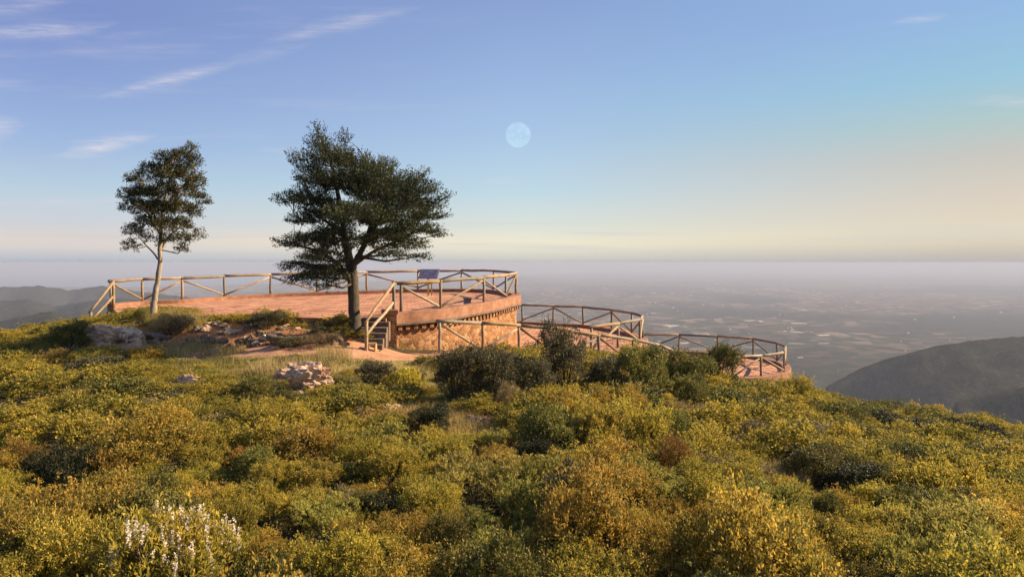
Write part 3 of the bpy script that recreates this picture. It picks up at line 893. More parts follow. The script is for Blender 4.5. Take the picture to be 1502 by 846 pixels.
rock(445, 568, 96, 40, 8, 'large brown boulder with a steep dark face in the grass below the path', 'rock', .6, 5, rough=.42, name='boulder')
rock(436, 585, 58, 14, 12, 'flat pale slab lying just under the brown boulder', 'rock', .5)
rock(280, 561, 50, 14, 15, 'low pale rock half sunk in the scrub, left of the brown boulder', 'rock', .6)
rock(106, 543, 22, 12, 17, 'small dark rock in the scrub below the pitted boulder', 'rock_red', .6)
rock(314, 521, 28, 13, 21, 'small grey stone at the near edge of the path, first in the open grass', 'rock', .7)
rock(528, 590, 52, 14, 23, 'low pale ledge among dry twigs to the right of the brown boulder', 'rock', .5)
rock(570, 600, 40, 12, 24, 'cracked pale ledge at the left edge of the bare red patch', 'rock', .5)
rock(700, 622, 60, 12, 26, 'low reddish ledge in the bare patch below the grey-green bushes', 'rock_red', .5)
rock(1108, 690, 26, 10, 27, 'pinkish stone in the dry clearing on the slope', 'rock', .6)
rock(895, 778, 24, 30, 28, 'pink stone showing between shrubs low on the slope', 'rock_red', .6)
rock(1490, 712, 40, 16, 29, 'pinkish stone showing among the shrubs at the far right of the slope', 'rock_red', .6)
# dry-stone retaining wall under the bank: one wall, its stones are its fabric
rr = random.Random(5)
t_ = thing('dry_stone_wall', 'tumbled dry stone wall holding the red bank behind the path', 'wall', (-7.5, 21.6, -2.7)); 
wv, wq = [], []
wl_ = resample(smooth_line([(-11.3, 22.0), (-9.6, 21.7), (-7.6, 21.35), (-6.0, 21.05), (-4.95, 21.05)], 8), .27)
off = 0
for row in range(2):
    for i, p in enumerate(wl_):
        if row == 1 and rr.random() < .4: continue
        x, y = p[0] + (row % 2) * .13 + rr.uniform(-.05, .05), p[1] + row * .12 + rr.uniform(-.06, .06)
        s = rr.uniform(.09, .2)
        me = rock_mesh('s', (s * rr.uniform(.9, 1.4), s, s * rr.uniform(.6, .9)), rr.randrange(9999), M['rock_red'], 3, .5, .8, 14)
        co = np.empty(len(me.vertices) * 3); me.vertices.foreach_get('co', co); co = co.reshape(-1, 3)
        pq_ = np.empty(len(me.polygons) * 3, int); me.loops.foreach_get('vertex_index', pq_)
        wv.append(co + np.array((x, y, gz(x, y - .15) + .03 + row * .15 + rr.uniform(-.04, .04)))); wq.append(pq_.reshape(-1, 3) + off); off += len(co)
        bpy.data.meshes.remove(me)
o = link('stones', np_mesh('stones', np.concatenate(wv) - np.array(t_.location), np.concatenate(wq)), M['rock_red'], t_)
tag(o, kind='stuff')
# loose stones on the bank and by the wall, each its own
protos = [rock_mesh('stone', (.17, .14, .10), 60 + k, M['rock_red' if k % 2 else 'rock'], 3, .45) for k in range(5)]
rr = random.Random(8)
LO = [(292, 505), (306, 497), (322, 505), (334, 490), (342, 507), (352, 500), (362, 483), (372, 506), (386, 497), (398, 489), (404, 503), (420, 480), (426, 468), (436, 484), (444, 500), (470, 476), (476, 492), (488, 505), (452, 470), (300, 486), (318, 478), (494, 482), (412, 495), (350, 488)]
for _k in range(46): LO.append((rr.uniform(285, 505), rr.uniform(474, 509)))
for px, py in LO:
    x, y, z = ray_ground(px, py)
    o = link('stone', rr.choice(protos)); o.location = (x, y, z + .03); s = rr.uniform(.4, 1.3); o.scale = (s, s, s * rr.uniform(.7, 1.2)); o.rotation_euler = (rr.uniform(-.3, .3), 0, rr.uniform(0, 6))
    tag(o, 'small loose reddish stone strewn on the red bank behind the path', 'stone', 'loose stones on the red bank')
#@@VEG
# ------------------------------------------------------------------ foliage
def unit(v): return v / (np.linalg.norm(v, axis=-1, keepdims=True) + 1e-9)

def leaf_cloud(p, n, per, L, Wd, spread, rng, out=.6, upb=.2, tint0=None, tjit=.25, lift=.5, along=None):
    """sprigs at p with outward direction n, each a bunch of per diamond leaves"""
    m = len(p)
    P_ = np.repeat(p, per, 0); N_ = np.repeat(n, per, 0)
    k = m * per
    ax = unit(N_ + np.array((0, 0, lift)))
    al = spread * 1.3 if along is None else along
    P_ = P_ + ax * (rng.random((k, 1)) * al - al * .3) + rng.normal(size=(k, 3)) * spread * .42
    d = unit(ax * out + rng.normal(size=(k, 3)) * .55 + np.array((0, 0, upb)))
    s = unit(np.cross(d, unit(rng.normal(size=(k, 3)) * .7 + N_)))
    ln = L * (.65 + .7 * rng.random((k, 1))); wd = Wd * (.7 + .6 * rng.random((k, 1)))
    a = P_; b = P_ + d * ln * .5 + s * wd * .5; c = P_ + d * ln; e = P_ + d * ln * .5 - s * wd * .5
    v = np.stack([a, b, c, e], 1).reshape(-1, 3)
    q = np.arange(k * 4).reshape(k, 4)
    t = np.repeat(tint0 if tint0 is not None else rng.random(m), per) + rng.normal(size=k) * tjit
    return v, q, np.clip(t, 0, 1)

def lobes_points(lobes, n, rng, low=-.25, shell=(.72, 1.05)):
    lobes = np.array(lobes, float)          # cx cy cz rx ry rz
    wgt = (lobes[:, 3] * lobes[:, 4] * lobes[:, 5]) ** .67
    i = rng.choice(len(lobes), n, p=wgt / wgt.sum())
    d = unit(rng.normal(size=(n, 3))); d[:, 2] = np.where(d[:, 2] < low, -d[:, 2], d[:, 2])
    r = shell[0] + (shell[1] - shell[0]) * rng.random((n, 1)) ** .6
    p = lobes[i, :3] + d * lobes[i, 3:] * r
    nn = unit(d / lobes[i, 3:] * lobes[i, 3:].mean(1, keepdims=True))
    # drop what lies deep inside another lobe
    inside = np.zeros(n, bool)
    for L_ in lobes:
        inside |= (((p - L_[:3]) / L_[3:]) ** 2).sum(1) < .42
    return p[~inside], nn[~inside], i[~inside]

def cat_clouds(parts):
    vs, qs, ts, o = [], [], [], 0
    for v, q, t in parts: vs.append(v); qs.append(q + o); ts.append(t); o += len(v)
    return np.concatenate(vs), np.concatenate(qs), np.concatenate(ts)

def shrub_lobes(rng, r=.55, h=.75, nl=8, flat=1.0, lr=(.27, .2)):
    L = [(0, 0, h * .40, r * .62, r * .62, h * .42)]
    for k in range(nl):
        a = 2 * math.pi * (k + rng.random() * .7) / nl; q = r * (.3 + .62 * rng.random()); s = r * (lr[0] + lr[1] * rng.random())
        L.append((q * math.cos(a), q * math.sin(a), h * (.28 + .5 * rng.random()), s, s, s * (.8 + .5 * rng.random()) * flat))
    return L

def shrub_cloud(seed, sprigs, per, L, Wd, spread, r=.55, h=.75, nl=8, out=.6, upb=.2, lift=.5, low=-.3, shell=(.72, 1.08), tj=.22, lr=(.27, .2)):
    rng = np.random.default_rng(seed)
    lob = shrub_lobes(rng, r, h, nl, 1.0, lr)
    p, n, i = lobes_points(lob, sprigs, rng, low, shell)
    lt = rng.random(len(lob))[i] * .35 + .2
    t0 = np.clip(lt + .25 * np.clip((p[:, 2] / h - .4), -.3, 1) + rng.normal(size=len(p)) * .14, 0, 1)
    wild = rng.random(len(p)) < .10
    p = p + np.where(wild[:, None], (n + np.array((0, 0, .6))) * rng.uniform(.03, .13, (len(p), 1)), 0)
    p[:, 2] = np.maximum(p[:, 2], .03)
    return leaf_cloud(p, n, per, L, Wd, spread, rng, out, upb, t0, tj, lift), lob

def stems(lob, seed, n=9, r0=.014, mat='twig', name='stems', h=.75):
    mb = MB(); rr = random.Random(seed)
    for k in range(n):
        l = lob[rr.randrange(len(lob))]
        e = (l[0] * rr.uniform(.7, 1.2), l[1] * rr.uniform(.7, 1.2), l[2] + l[5] * rr.uniform(.2, .9))
        b = (rr.uniform(-.06, .06), rr.uniform(-.06, .06), -.08)
        m_ = tuple(b[j] + (e[j] - b[j]) * .5 + rr.uniform(-.05, .05) for j in range(3))
        mb.tube([b, m_, e], [r0, r0 * .7, r0 * .3], 5, False)
    for k in range(n):
        l = lob[rr.randrange(len(lob))]; c_ = Vector(l[:3]); d_ = Vector((l[0] + rr.uniform(-.2, .2), l[1] + rr.uniform(-.2, .2), .25 + rr.random() * .6)).normalized()
        e_ = c_ + d_ * (l[3] + rr.uniform(.03, .16)); mb.tube([(rr.uniform(-.05, .05), rr.uniform(-.05, .05), -.08), c_, e_], [.008, .006, .002], 4, False)
    me = bpy.data.meshes.new(name); me.from_pydata(mb.v, [], mb.f); me.update(); me.materials.append(M[mat])
    return me

KINDS = {}
def kind(key, mat, near, far, spec):
    """prototype meshes of one kind of shrub: near ones with their stems, far ones lighter"""
    sp = dict(spec); N, Fm = [], []
    for k in range(near):
        c, lob = shrub_cloud(hash(key) % 1 + 100 * len(KINDS) + k, sp['n'], sp['per'], sp['L'], sp['W'], sp['spread'], **sp.get('kw', {}))
        me = np_mesh('foliage', c[0], c[1], {'tint': c[2]}); me.materials.append(M[mat])
        N.append((me, stems(lob, k, sp.get('stems', 9), sp.get('sr', .014))))
    for k in range(far):
        c, lob = shrub_cloud(7000 + 100 * len(KINDS) + k, int(sp['n'] * .55), max(4, int(sp['per'] * .55)), sp['L'] * 1.7, sp['W'] * 1.7, sp['spread'] * 1.15, **sp.get('kw', {}))
        me = np_mesh('foliage', c[0], c[1], {'tint': c[2]}); me.materials.append(M[mat])
        Fm.append((me, c))
    KINDS[key] = (N, Fm)
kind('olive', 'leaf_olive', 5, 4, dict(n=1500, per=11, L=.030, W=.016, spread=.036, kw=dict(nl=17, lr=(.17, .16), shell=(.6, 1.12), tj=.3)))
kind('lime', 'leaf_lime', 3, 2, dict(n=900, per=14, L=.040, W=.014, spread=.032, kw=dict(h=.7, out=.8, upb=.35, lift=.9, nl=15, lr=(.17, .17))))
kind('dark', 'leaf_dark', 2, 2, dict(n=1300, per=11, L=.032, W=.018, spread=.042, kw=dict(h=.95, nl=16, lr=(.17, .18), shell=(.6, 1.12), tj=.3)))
kind('juniper', 'leaf_juniper', 2, 1, dict(n=1500, per=12, L=.034, W=.014, spread=.045, kw=dict(h=.85, nl=14, lr=(.18, .18), shell=(.55, 1.12))))  # added bushes with the shade of the hollows put into their leaf colour
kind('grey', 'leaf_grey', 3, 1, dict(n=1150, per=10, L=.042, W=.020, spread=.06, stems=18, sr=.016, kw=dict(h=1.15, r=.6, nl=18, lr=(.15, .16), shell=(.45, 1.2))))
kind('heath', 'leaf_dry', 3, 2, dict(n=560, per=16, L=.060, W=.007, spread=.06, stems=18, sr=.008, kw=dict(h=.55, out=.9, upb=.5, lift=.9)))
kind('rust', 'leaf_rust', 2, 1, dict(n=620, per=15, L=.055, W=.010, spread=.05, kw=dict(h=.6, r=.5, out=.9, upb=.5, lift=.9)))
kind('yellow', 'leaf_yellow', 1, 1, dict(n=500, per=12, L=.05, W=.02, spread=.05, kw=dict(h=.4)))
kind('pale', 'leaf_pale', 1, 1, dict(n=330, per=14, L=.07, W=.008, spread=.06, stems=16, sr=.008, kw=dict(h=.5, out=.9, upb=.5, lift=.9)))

rr = random.Random(77)
def put_shrub(key, x, y, s, label, group=None, near=True, name='shrub', sz=None, cat='shrub', sink=.06):
    z = gz(x, y)
    N, Fm = KINDS[key]
    rz = rr.uniform(0, 6.28)
    if sz is None: sz = s * rr.uniform(.85, 1.15)
    sx, sy = s * rr.uniform(.88, 1.15), s * rr.uniform(.88, 1.15)
    if near:
        fm, sm = rr.choice(N)
        o = thing(name, label, cat, (x, y, z - sink), group)
        o.rotation_euler = (rr.uniform(-.1, .1), rr.uniform(-.1, .1), rz); o.scale = (sx, sy, sz)
        for nm, me in (('foliage', fm), ('stems', sm)):
            c = bpy.data.objects.new(nm, me); C.objects.link(c); c.parent = o
    else:
        fm, _ = rr.choice(Fm)
        o = bpy.data.objects.new(name, fm); C.objects.link(o); tag(o, label, cat, group)
        o.location = (x, y, z - sink); o.rotation_euler = (rr.uniform(-.1, .1), rr.uniform(-.1, .1), rz); o.scale = (sx, sy, sz)
    return o

TAKEN = []          # (x, y, r) of the shrubs set one by one
def feature(key, px, py, wpx, hpx, label, name='shrub', group=None, cat='shrub', near=True):
    """a shrub whose foot is seen (or would be) at px, py and which spans wpx by hpx there"""
    x, y, z = ray_ground(px, py)
    s = wpx * y / F / 1.25; hh = dict(olive=.72, lime=.75, dark=.95, juniper=.85, grey=1.12, heath=.8, rust=.8, yellow=.6, pale=.7)[key]
    sz = hpx * y / F / hh
    TAKEN.append((x, y, .42 * s))
    return put_shrub(key, x, y, s, label, group, near, name, sz, cat)

# the bushes before the path railing
feature('grey', 668, 590, 82, 88, 'tall grey-green bush at the left end of the path railing, before the stone wall')
feature('grey', 722, 592, 84, 88, 'broad grey-green bush before the stone wall, right of the first railing bush')
feature('grey', 775, 588, 70, 72, 'grey-brown loose bush between the broad railing bush and the airy tall one')
feature('grey', 828, 580, 92, 108, 'tallest airy grey bush rising over the path railing log')
feature('heath', 748, 604, 60, 56, 'brown dry heath bush at the foot of the grey railing bushes')
feature('grey', 890, 576, 70, 58, 'low grey-green bush right of the tallest airy bush')
feature('dark', 950, 583, 96, 78, 'dense green bush standing under the descending end of the path railing')
feature('olive', 928, 560, 52, 56, 'small golden-topped bush against the wall of the middle terrace')
feature('dark', 1008, 578, 92, 72, 'dense dark green bush below the lowest terrace, left of the pointed one')
feature('dark', 1058, 570, 74, 66, 'dark pointed bush just left of the lowest terrace corner')
feature('dark', 1018, 606, 84, 58, 'dark green bush on the slope beneath the two dense terrace bushes')
feature('olive', 1165, 596, 64, 46, 'rounded olive bush below the outer corner of the lowest terrace')
# the broad mound of bushes in the middle of the slope
for k, (a, b, w_, h_) in enumerate([(800, 668, 110, 82), (872, 672, 112, 84), (940, 664, 104, 74), (985, 655, 84, 62), (905, 636, 100, 66), (835, 632, 90, 62)]):
    feature('olive' if k % 3 else 'dark', a, b, w_, h_, 'broad olive bush, one of the cluster forming the mound in mid slope', group='bushes of the mid-slope mound')
feature('yellow', 596, 570, 66, 36, 'bright yellow-green low bush at the edge of the path, left of the grey bushes')
feature('grey', 548, 566, 64, 42, 'dark grey dome-shaped bush beside the path below the steps')
feature('lime', 524, 582, 46, 26, 'small pale green bush right of the brown boulder')
feature('dark', 375, 588, 78, 44, 'dark green bush at the left foot of the brown boulder')
feature('dark', 425, 596, 60, 30, 'dark green low bush under the brown boulder and its slab')
feature('dark', 505, 588, 50, 30, 'dark green low bush at the right foot of the brown boulder')
feature('dark', 105, 512, 72, 46, 'dark green bush just left of the pitted boulder')
feature('heath', 250, 492, 60, 32, 'straw-coloured dry bush at the foot of the slim tree')
feature('dark', 204, 474, 28, 24, 'small dark bush touching the foot of the slim tree on its left')
feature('grey', 262, 484, 48, 26, 'low grey-green bush on the bank right of the slim tree')
feature('grey', 392, 482, 56, 28, 'low grey-green bush at the edge of the brick paving')
feature('dark', 436, 471, 48, 20, 'flat dark green bush along the edge of the brick paving')
feature('grey', 470, 492, 40, 22, 'low grey bush on the red bank left of the dark tree')
feature('dark', 503, 492, 36, 34, 'dark bush pressed against the trunk of the dark tree')
feature('heath', 465, 508, 70, 26, 'grey dry bush hanging over the dry stone wall below the dark tree')
feature('grey', 420, 510, 54, 20, 'low grey-green bush growing out of the dry stone wall')
feature('olive', 148, 528, 56, 24, 'low gold bush growing against the left foot of the pitted boulder')
feature('olive', 212, 530, 60, 24, 'low gold bush growing against the right foot of the pitted boulder')
# coloured ones on the open slope
feature('rust', 362, 690, 74, 46, 'rust-orange bush among the gold shrubs on the left slope')
feature('rust', 30, 690, 80, 56, 'rust-tinted bush at the left border of the slope')
feature('rust', 150, 735, 110, 92, 'reddish-brown bush leaning over the dark hollow low on the left')
feature('rust', 978, 838, 60, 56, 'small rust-orange bush low on the slope, beside the pink stone')
feature('heath', 1100, 712, 100, 40, 'brown dry heath bush in the clearing of the slope, above the dark shadowed row', group=None)
feature('heath', 1045, 700, 90, 40, 'brown dry heath bush at the left border of the clearing')
feature('heath', 1010, 620, 84, 40, 'pinkish-brown dry bush below the dense terrace bushes')
feature('heath', 1080, 640, 80, 42, 'brown dry heath bush in the hollow above the clearing')
feature('pale', 1196, 648, 84, 30, 'whitish dry bush with bleached twigs on the right slope', 'dry_shrub')
feature('pale', 1098, 634, 46, 24, 'small whitish dry bush with pink tinge left of the larger bleached one', 'dry_shrub')
feature('pale', 1424, 616, 44, 34, 'small grey leafless bush on the skyline of the right slope', 'dry_shrub')
feature('dark', 1190, 708, 110, 62, 'dark green bush casting a deep shadow in the row on the right slope')
feature('dark', 1262, 716, 90, 58, 'dark green bush at the right end of the shadowed row on the slope')
feature('dark', 1420, 778, 110, 62, 'large dark bush in shadow low on the right')
feature('dark', 520, 712, 70, 44, 'dark green bush in the middle of the gold shrubs')
feature('dark', 690, 800, 80, 56, 'dark grey-green bush low in the middle of the slope')
feature('grey', 850, 790, 110, 110, 'grey leggy bush among the lime shrubs low on the slope')

# near-black bushes whose leaf colour paints the shaded holes in the gold carpet
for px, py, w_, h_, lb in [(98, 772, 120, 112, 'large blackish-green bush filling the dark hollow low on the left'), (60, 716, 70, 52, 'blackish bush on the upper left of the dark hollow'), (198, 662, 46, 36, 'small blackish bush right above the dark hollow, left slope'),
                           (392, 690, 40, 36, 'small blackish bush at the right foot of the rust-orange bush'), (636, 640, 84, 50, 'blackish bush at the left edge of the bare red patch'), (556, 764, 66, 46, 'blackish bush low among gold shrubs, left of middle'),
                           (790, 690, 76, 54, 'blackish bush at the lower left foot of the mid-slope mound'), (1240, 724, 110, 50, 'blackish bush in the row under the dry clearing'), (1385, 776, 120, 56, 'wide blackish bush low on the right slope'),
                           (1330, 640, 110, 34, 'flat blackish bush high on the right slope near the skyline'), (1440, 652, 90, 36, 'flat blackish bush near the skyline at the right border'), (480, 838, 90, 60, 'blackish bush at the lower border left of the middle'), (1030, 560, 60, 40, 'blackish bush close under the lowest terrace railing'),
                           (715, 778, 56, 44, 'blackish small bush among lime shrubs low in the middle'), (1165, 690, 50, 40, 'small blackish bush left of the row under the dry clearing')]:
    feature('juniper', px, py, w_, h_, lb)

# the white-flowered bush low on the left
x, y, z = ray_ground(255, 905)
TAKEN.append((x, y, .3))
wf = thing('flowering_shrub', 'white-flowered bush with upright flower spikes low on the left', 'shrub', (x, y, z - .05))
rngw = np.random.default_rng(31)
c, lob = shrub_cloud(311, 900, 12, .05, .016, .05, r=.55, h=.95, nl=10, out=.8, upb=.4, lift=.9)
me = np_mesh('foliage', *c[:2], {'tint': c[2]}); link('foliage', me, M['leaf_olive'], wf)
link('stems', stems(lob, 3, 16), None, wf)
p, n, i = lobes_points(lob, 190, rngw, .0, (.88, 1.06)); p = p[p[:, 0] > -.28]
fl_ = []
for q in p:
    h_ = rngw.uniform(.07, .18); k = int(h_ / .007)
    st_ = q + np.array((0, 0, 1)) * np.linspace(.02, h_, k)[:, None] + rngw.normal(size=(k, 3)) * .005
    fl_.append(leaf_cloud(st_, unit(rngw.normal(size=(k, 3))), 3, .018, .011, .004, rngw, .8, .1, rngw.random(k), .2))
v, q, t = cat_clouds(fl_)
link('flower_spikes', np_mesh('flower_spikes', v, q, {'tint': t}), M['petal'], wf)

# ------------------------------------------------------------------ the scrub over the slope
def free(x, y, r):
    if x * x + (y - .2) ** 2 < 4.6 ** 2: return False
    for poly in (OPEN, BANK, CLEAR3, CLEAR2):
        if in_poly(np.array([x]), np.array([y]), poly)[0] : return False
    d = np.hypot(pl[:, 0] - x, pl[:, 1] - y)
    if (d - pw).min() < r * .6: return False
    for ln in (line1, line2, line3):
        if np.hypot(ln[:, 0] - x, ln[:, 1] - y).min() < .75: return False
        if in_poly(np.array([x]), np.array([y]), ln)[0]: return False
    for ob in ROCKS:
        if math.hypot(ob[0] - x, (ob[1] - y) * (1.0 if y > ob[1] else .8)) < ob[2] + r * .55: return False
    return True
HOLLOWS = [(*ray_ground(px, py)[:2], r_) for px, py, r_ in ((100, 745, .5), (70, 705, .32), (560, 745, .2), (730, 720, .2), (205, 655, .22), (395, 690, .16), (1215, 715, .3), (1370, 760, .34), (430, 800, .2), (680, 650, .3))]
ROCKS = HOLLOWS + [(o.location.x, o.location.y, max(o.dimensions.x, o.dimensions.y) / 2 if o.dimensions.x else .6) for o in bpy.data.objects if o.name.startswith(('boulder', 'rock'))]
rs = np.random.default_rng(5)
spots = []
grid = {}
def try_spot(x, y, r):
    cx_, cy_ = int(x // 1.5), int(y // 1.5)
    for i in (-1, 0, 1):
        for j in (-1, 0, 1):
            for (a, b, c) in grid.get((cx_ + i, cy_ + j), ()):
                if math.hypot(a - x, b - y) < (c + r) * .70: return False
    if not free(x, y, r): return False
    grid.setdefault((cx_, cy_), []).append((x, y, r)); spots.append((x, y, r)); return True
for (x, y, r) in TAKEN: grid.setdefault((int(x // 1.5), int(y // 1.5)), []).append((x, y, r))
for k in range(26000):
    y = math.sqrt(rs.uniform(4.4 ** 2, 34.0 ** 2)); x = rs.uniform(-.92, .92) * y + rs.uniform(-1, 1)
    r = rs.uniform(.26, .66) * (.85 + .012 * y) * (1.0 if k < 9000 else .62)
    try_spot(x, y, r)
spots.sort(key=lambda e: e[1])
infr = lambda x, y: abs(x) < .715 * y + (.3 if y > 10 else .75)
def what(x, y):
    px = 751 + F * x / y; py = HZ - F * (gz(x, y) + .4) / y
    lime = math.exp(-((px - 760) / 190) ** 2 - ((py - 740) / 90) ** 2) + .9 * math.exp(-((px - 1330) / 220) ** 2 - ((py - 800) / 70) ** 2)
    dry = math.exp(-((px - 1090) / 120) ** 2 - ((py - 670) / 60) ** 2) * .5
    u_ = rr.random()
    if u_ < lime * .62: return 'lime'
    u_ = rr.random()
    if u_ < .03 + dry: return 'heath'
    if u_ < .10 + dry: return 'grey' if rr.random() < .35 else 'dark'
    if px > 900 and py < 680 and u_ < .34: return 'dark'
    if u_ > .985: return 'rust'
    return 'olive'
def low(x, y):
    px = 751 + F * x / y
    k = float(np.interp(y, [6, 9, 12, 15, 22, 30], [1.2, 1.1, .8, .58, .5, .5])) if px < 760 else float(np.interp(y, [6, 10, 15, 22, 30], [1.2, 1.1, .85, .66, .6]))
    return k
LAB = {'olive': ('rounded gold-olive shrub in the dense scrub covering the slope', 'gold-olive shrubs of the slope'),
       'lime': ('pale lime-green shrub with upright leaf tufts on the slope', 'lime-green shrubs of the slope'),
       'dark': ('dark green rounded shrub scattered among the gold ones', 'dark green shrubs of the slope'),
       'grey': ('loose grey-green shrub scattered among the gold ones', 'grey-green shrubs of the slope'),
       'heath': ('brown dry heath shrub scattered on the slope', 'dry heath shrubs of the slope'),
       'rust': ('small rust-orange shrub scattered among the gold ones', 'rust shrubs of the slope')}
count = {}
rest = []
for (x, y, r) in spots:
    k = what(x, y)
    s_ = r / .62 if k == 'grey' else r / .52
    sz = s_ * rr.uniform(.8, 1.15) * low(x, y) * (.75 if k == 'grey' else 1)
    if y < 9.5 and not infr(x, y): continue
    if infr(x, y) and sum(count.values()) < 222:
        count[k] = count.get(k, 0) + 1
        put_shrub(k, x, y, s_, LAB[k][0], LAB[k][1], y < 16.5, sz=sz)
    else: rest.append((k, x, y, s_, sz))
print('shrubs', len(spots), count, 'rest', len(rest))
# the rest reads as one mass
RK = ['olive', 'lime', 'dark', 'grey', 'heath', 'rust']; RM = ['leaf_olive', 'leaf_lime', 'leaf_dark', 'leaf_grey', 'leaf_dry', 'leaf_rust']
parts, mi = [], []
for k, x, y, s_, sz in rest:
    N, Fm = KINDS[k]; c = Fm[rr.randrange(len(Fm))][1]
    a = rr.uniform(0, 6.28)
    nq = len(c[1])
    keep = slice(0, nq * 2 // 5) if not infr(x, y) else slice(0, nq * 4 // 5) if y > 22 else slice(0, nq)
    v = c[0].reshape(-1, 4, 3)[keep].reshape(-1, 3)
    ca, sa = math.cos(a), math.sin(a)
    w_ = np.stack([(v[:, 0] * ca - v[:, 1] * sa) * s_ + x, (v[:, 0] * sa + v[:, 1] * ca) * s_ + y, v[:, 2] * sz + gz(x, y) - .06], -1)
    t = np.clip(c[2][keep] + rr.uniform(-.16, .14), 0, 1)
    parts.append((w_, np.arange(len(w_)).reshape(-1, 4), t)); mi.append(np.full(len(t), RK.index(k), np.int32))
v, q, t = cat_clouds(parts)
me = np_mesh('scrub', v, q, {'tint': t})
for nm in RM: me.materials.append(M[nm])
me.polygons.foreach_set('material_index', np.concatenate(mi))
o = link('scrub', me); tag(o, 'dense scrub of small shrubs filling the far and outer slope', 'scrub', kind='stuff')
print('scrub faces', len(q))
for k in range(60):
    a = np.array(OPEN); x, y = rs.uniform(a[:, 0].min(), a[:, 0].max()), rs.uniform(15.6, 19.6)
    if not in_poly(np.array([x]), np.array([y]), OPEN)[0] or any(math.hypot(x - b_[0], y - b_[1]) < b_[2] + .2 for b_ in ROCKS): continue
    kk = rr.choice(['olive', 'lime', 'olive', 'heath', 'grey']); s_ = rr.uniform(.3, .55)
    put_shrub(kk, x, y, s_, 'very low ' + dict(olive='gold-olive', lime='pale green', heath='dry brown', grey='grey-green')[kk] + ' shrublet growing in the open grass below the path', 'shrublets in the open grass', False, 'shrublet', s_ * .55, 'shrublet')
# leafy ground cover under and between the shrubs
n = 7000
y = np.sqrt(rs.uniform(4.0 ** 2, 33 ** 2, n)); x = rs.uniform(-.85, .85, n) * y
bad = in_poly(x, y, OPEN) | in_poly(x, y, BANK) | in_poly(x, y, line1) | in_poly(x, y, line2) | in_poly(x, y, line3) | in_poly(x, y, CLEAR2) | in_poly(x, y, CLEAR3) | (x * x + y * y < 4.4 ** 2)
bad |= (np.hypot(pl[None, :, 0] - x[:, None], pl[None, :, 1] - y[:, None]) - pw[None]).min(1) < .15
x, y = x[~bad], y[~bad]
p = np.stack([x, y, ground(x, y) + rs.uniform(.02, .16, len(x))], -1)
c = leaf_cloud(p, np.tile((0., 0., 1.), (len(p), 1)) + rs.normal(size=(len(p), 3)) * .4, 28, .042, .018, .12, rs, .5, .3, rs.random(len(p)) * .6, .2)
o = link('undergrowth', np_mesh('undergrowth', *c[:2], {'tint': c[2]}), M['leaf_olive']); tag(o, 'low leafy ground cover between the shrubs', 'ground cover', kind='stuff')

# grass
def blades(pts, h, lean, wid, tint, rng):
    m = len(pts); a = rng.random(m) * 6.283
    d = np.stack([np.cos(a), np.sin(a), np.zeros(m)], -1)
    hh = h * (.5 + rng.random((m, 1)))
    tip = pts + np.array((0, 0, 1)) * hh + unit(rng.normal(size=(m, 3)) * (1, 1, 0.01)) * hh * lean * rng.random((m, 1))
    v = np.stack([pts - d * wid, pts + d * wid, tip], 1).reshape(-1, 3)
    return v, np.arange(m * 3).reshape(m, 3), np.clip(tint + rng.normal(size=m) * .18, 0, 1)
rg = np.random.default_rng(9)
def scatter(poly, n):
    a = np.array(poly); lo, hi = a.min(0), a.max(0); p = rg.uniform(lo, hi, (n * 3, 2)); return p[in_poly(p[:, 0], p[:, 1], poly)][:n]
gp = []
q = scatter(OPEN, 34000)
q = q[q[:, 1] < 19.9 - .5 * fbm(q[:, 0] * 1.3, q[:, 0] * 0, 3, 33) * 2]
dens = fbm(q[:, 0] * .9, q[:, 1] * .9, 3, 14)
q = q[dens > -.13 + .1 * rg.normal(size=len(q)) * .5]
q = q[(np.hypot(pl[None, :, 0] - q[:, None, 0], pl[None, :, 1] - q[:, None, 1]) - pw[None]).min(1) > -.1]
tn = .28 + 1.5 * fbm(q[:, 0] * .7 + 9, q[:, 1] * .7, 3, 19)
gp.append(blades(np.stack([q[:, 0], q[:, 1], ground(q[:, 0], q[:, 1])], -1), .105, .8, .006, tn, rg))
for poly, n_, h_ in ((CLEAR2, 5000, .16), (CLEAR3, 7000, .22), (BANK, 2600, .12)):
    q = scatter(poly, n_); gp.append(blades(np.stack([q[:, 0], q[:, 1], ground(q[:, 0], q[:, 1])], -1), h_, .8, .005, np.full(len(q), .7), rg))
for (px, py, rad_, n_, h_, tt) in [(242, 482, .5, 900, .5, .85), (275, 480, .6, 900, .45, .8), (395, 476, .5, 900, .4, .75), (425, 470, .5, 700, .35, .3), (255, 520, .8, 900, .3, .8), (300, 512, .5, 500, .3, .85),
                                   (455, 545, .7, 900, .35, .85), (400, 548, .5, 700, .35, .9), (330, 520, .6, 700, .25, .7), (490, 525, .5, 600, .3, .85), (120, 600, .4, 400, .4, .7)]:
    x, y, z = ray_ground(px, py)
    r_ = rad_ * np.sqrt(rg.random(n_)); a = rg.random(n_) * 6.283; qx, qy = x + r_ * np.cos(a), y + r_ * np.sin(a)
    gp.append(blades(np.stack([qx, qy, ground(qx, qy)], -1), h_, .6, .005, np.full(n_, tt), rg))
v, q, t = cat_clouds(gp)
o = link('grass', np_mesh('grass', v, q, {'tint': t}), M['grass']); tag(o, 'dry yellow-green grass on the open ground beside the path', 'grass', kind='stuff')

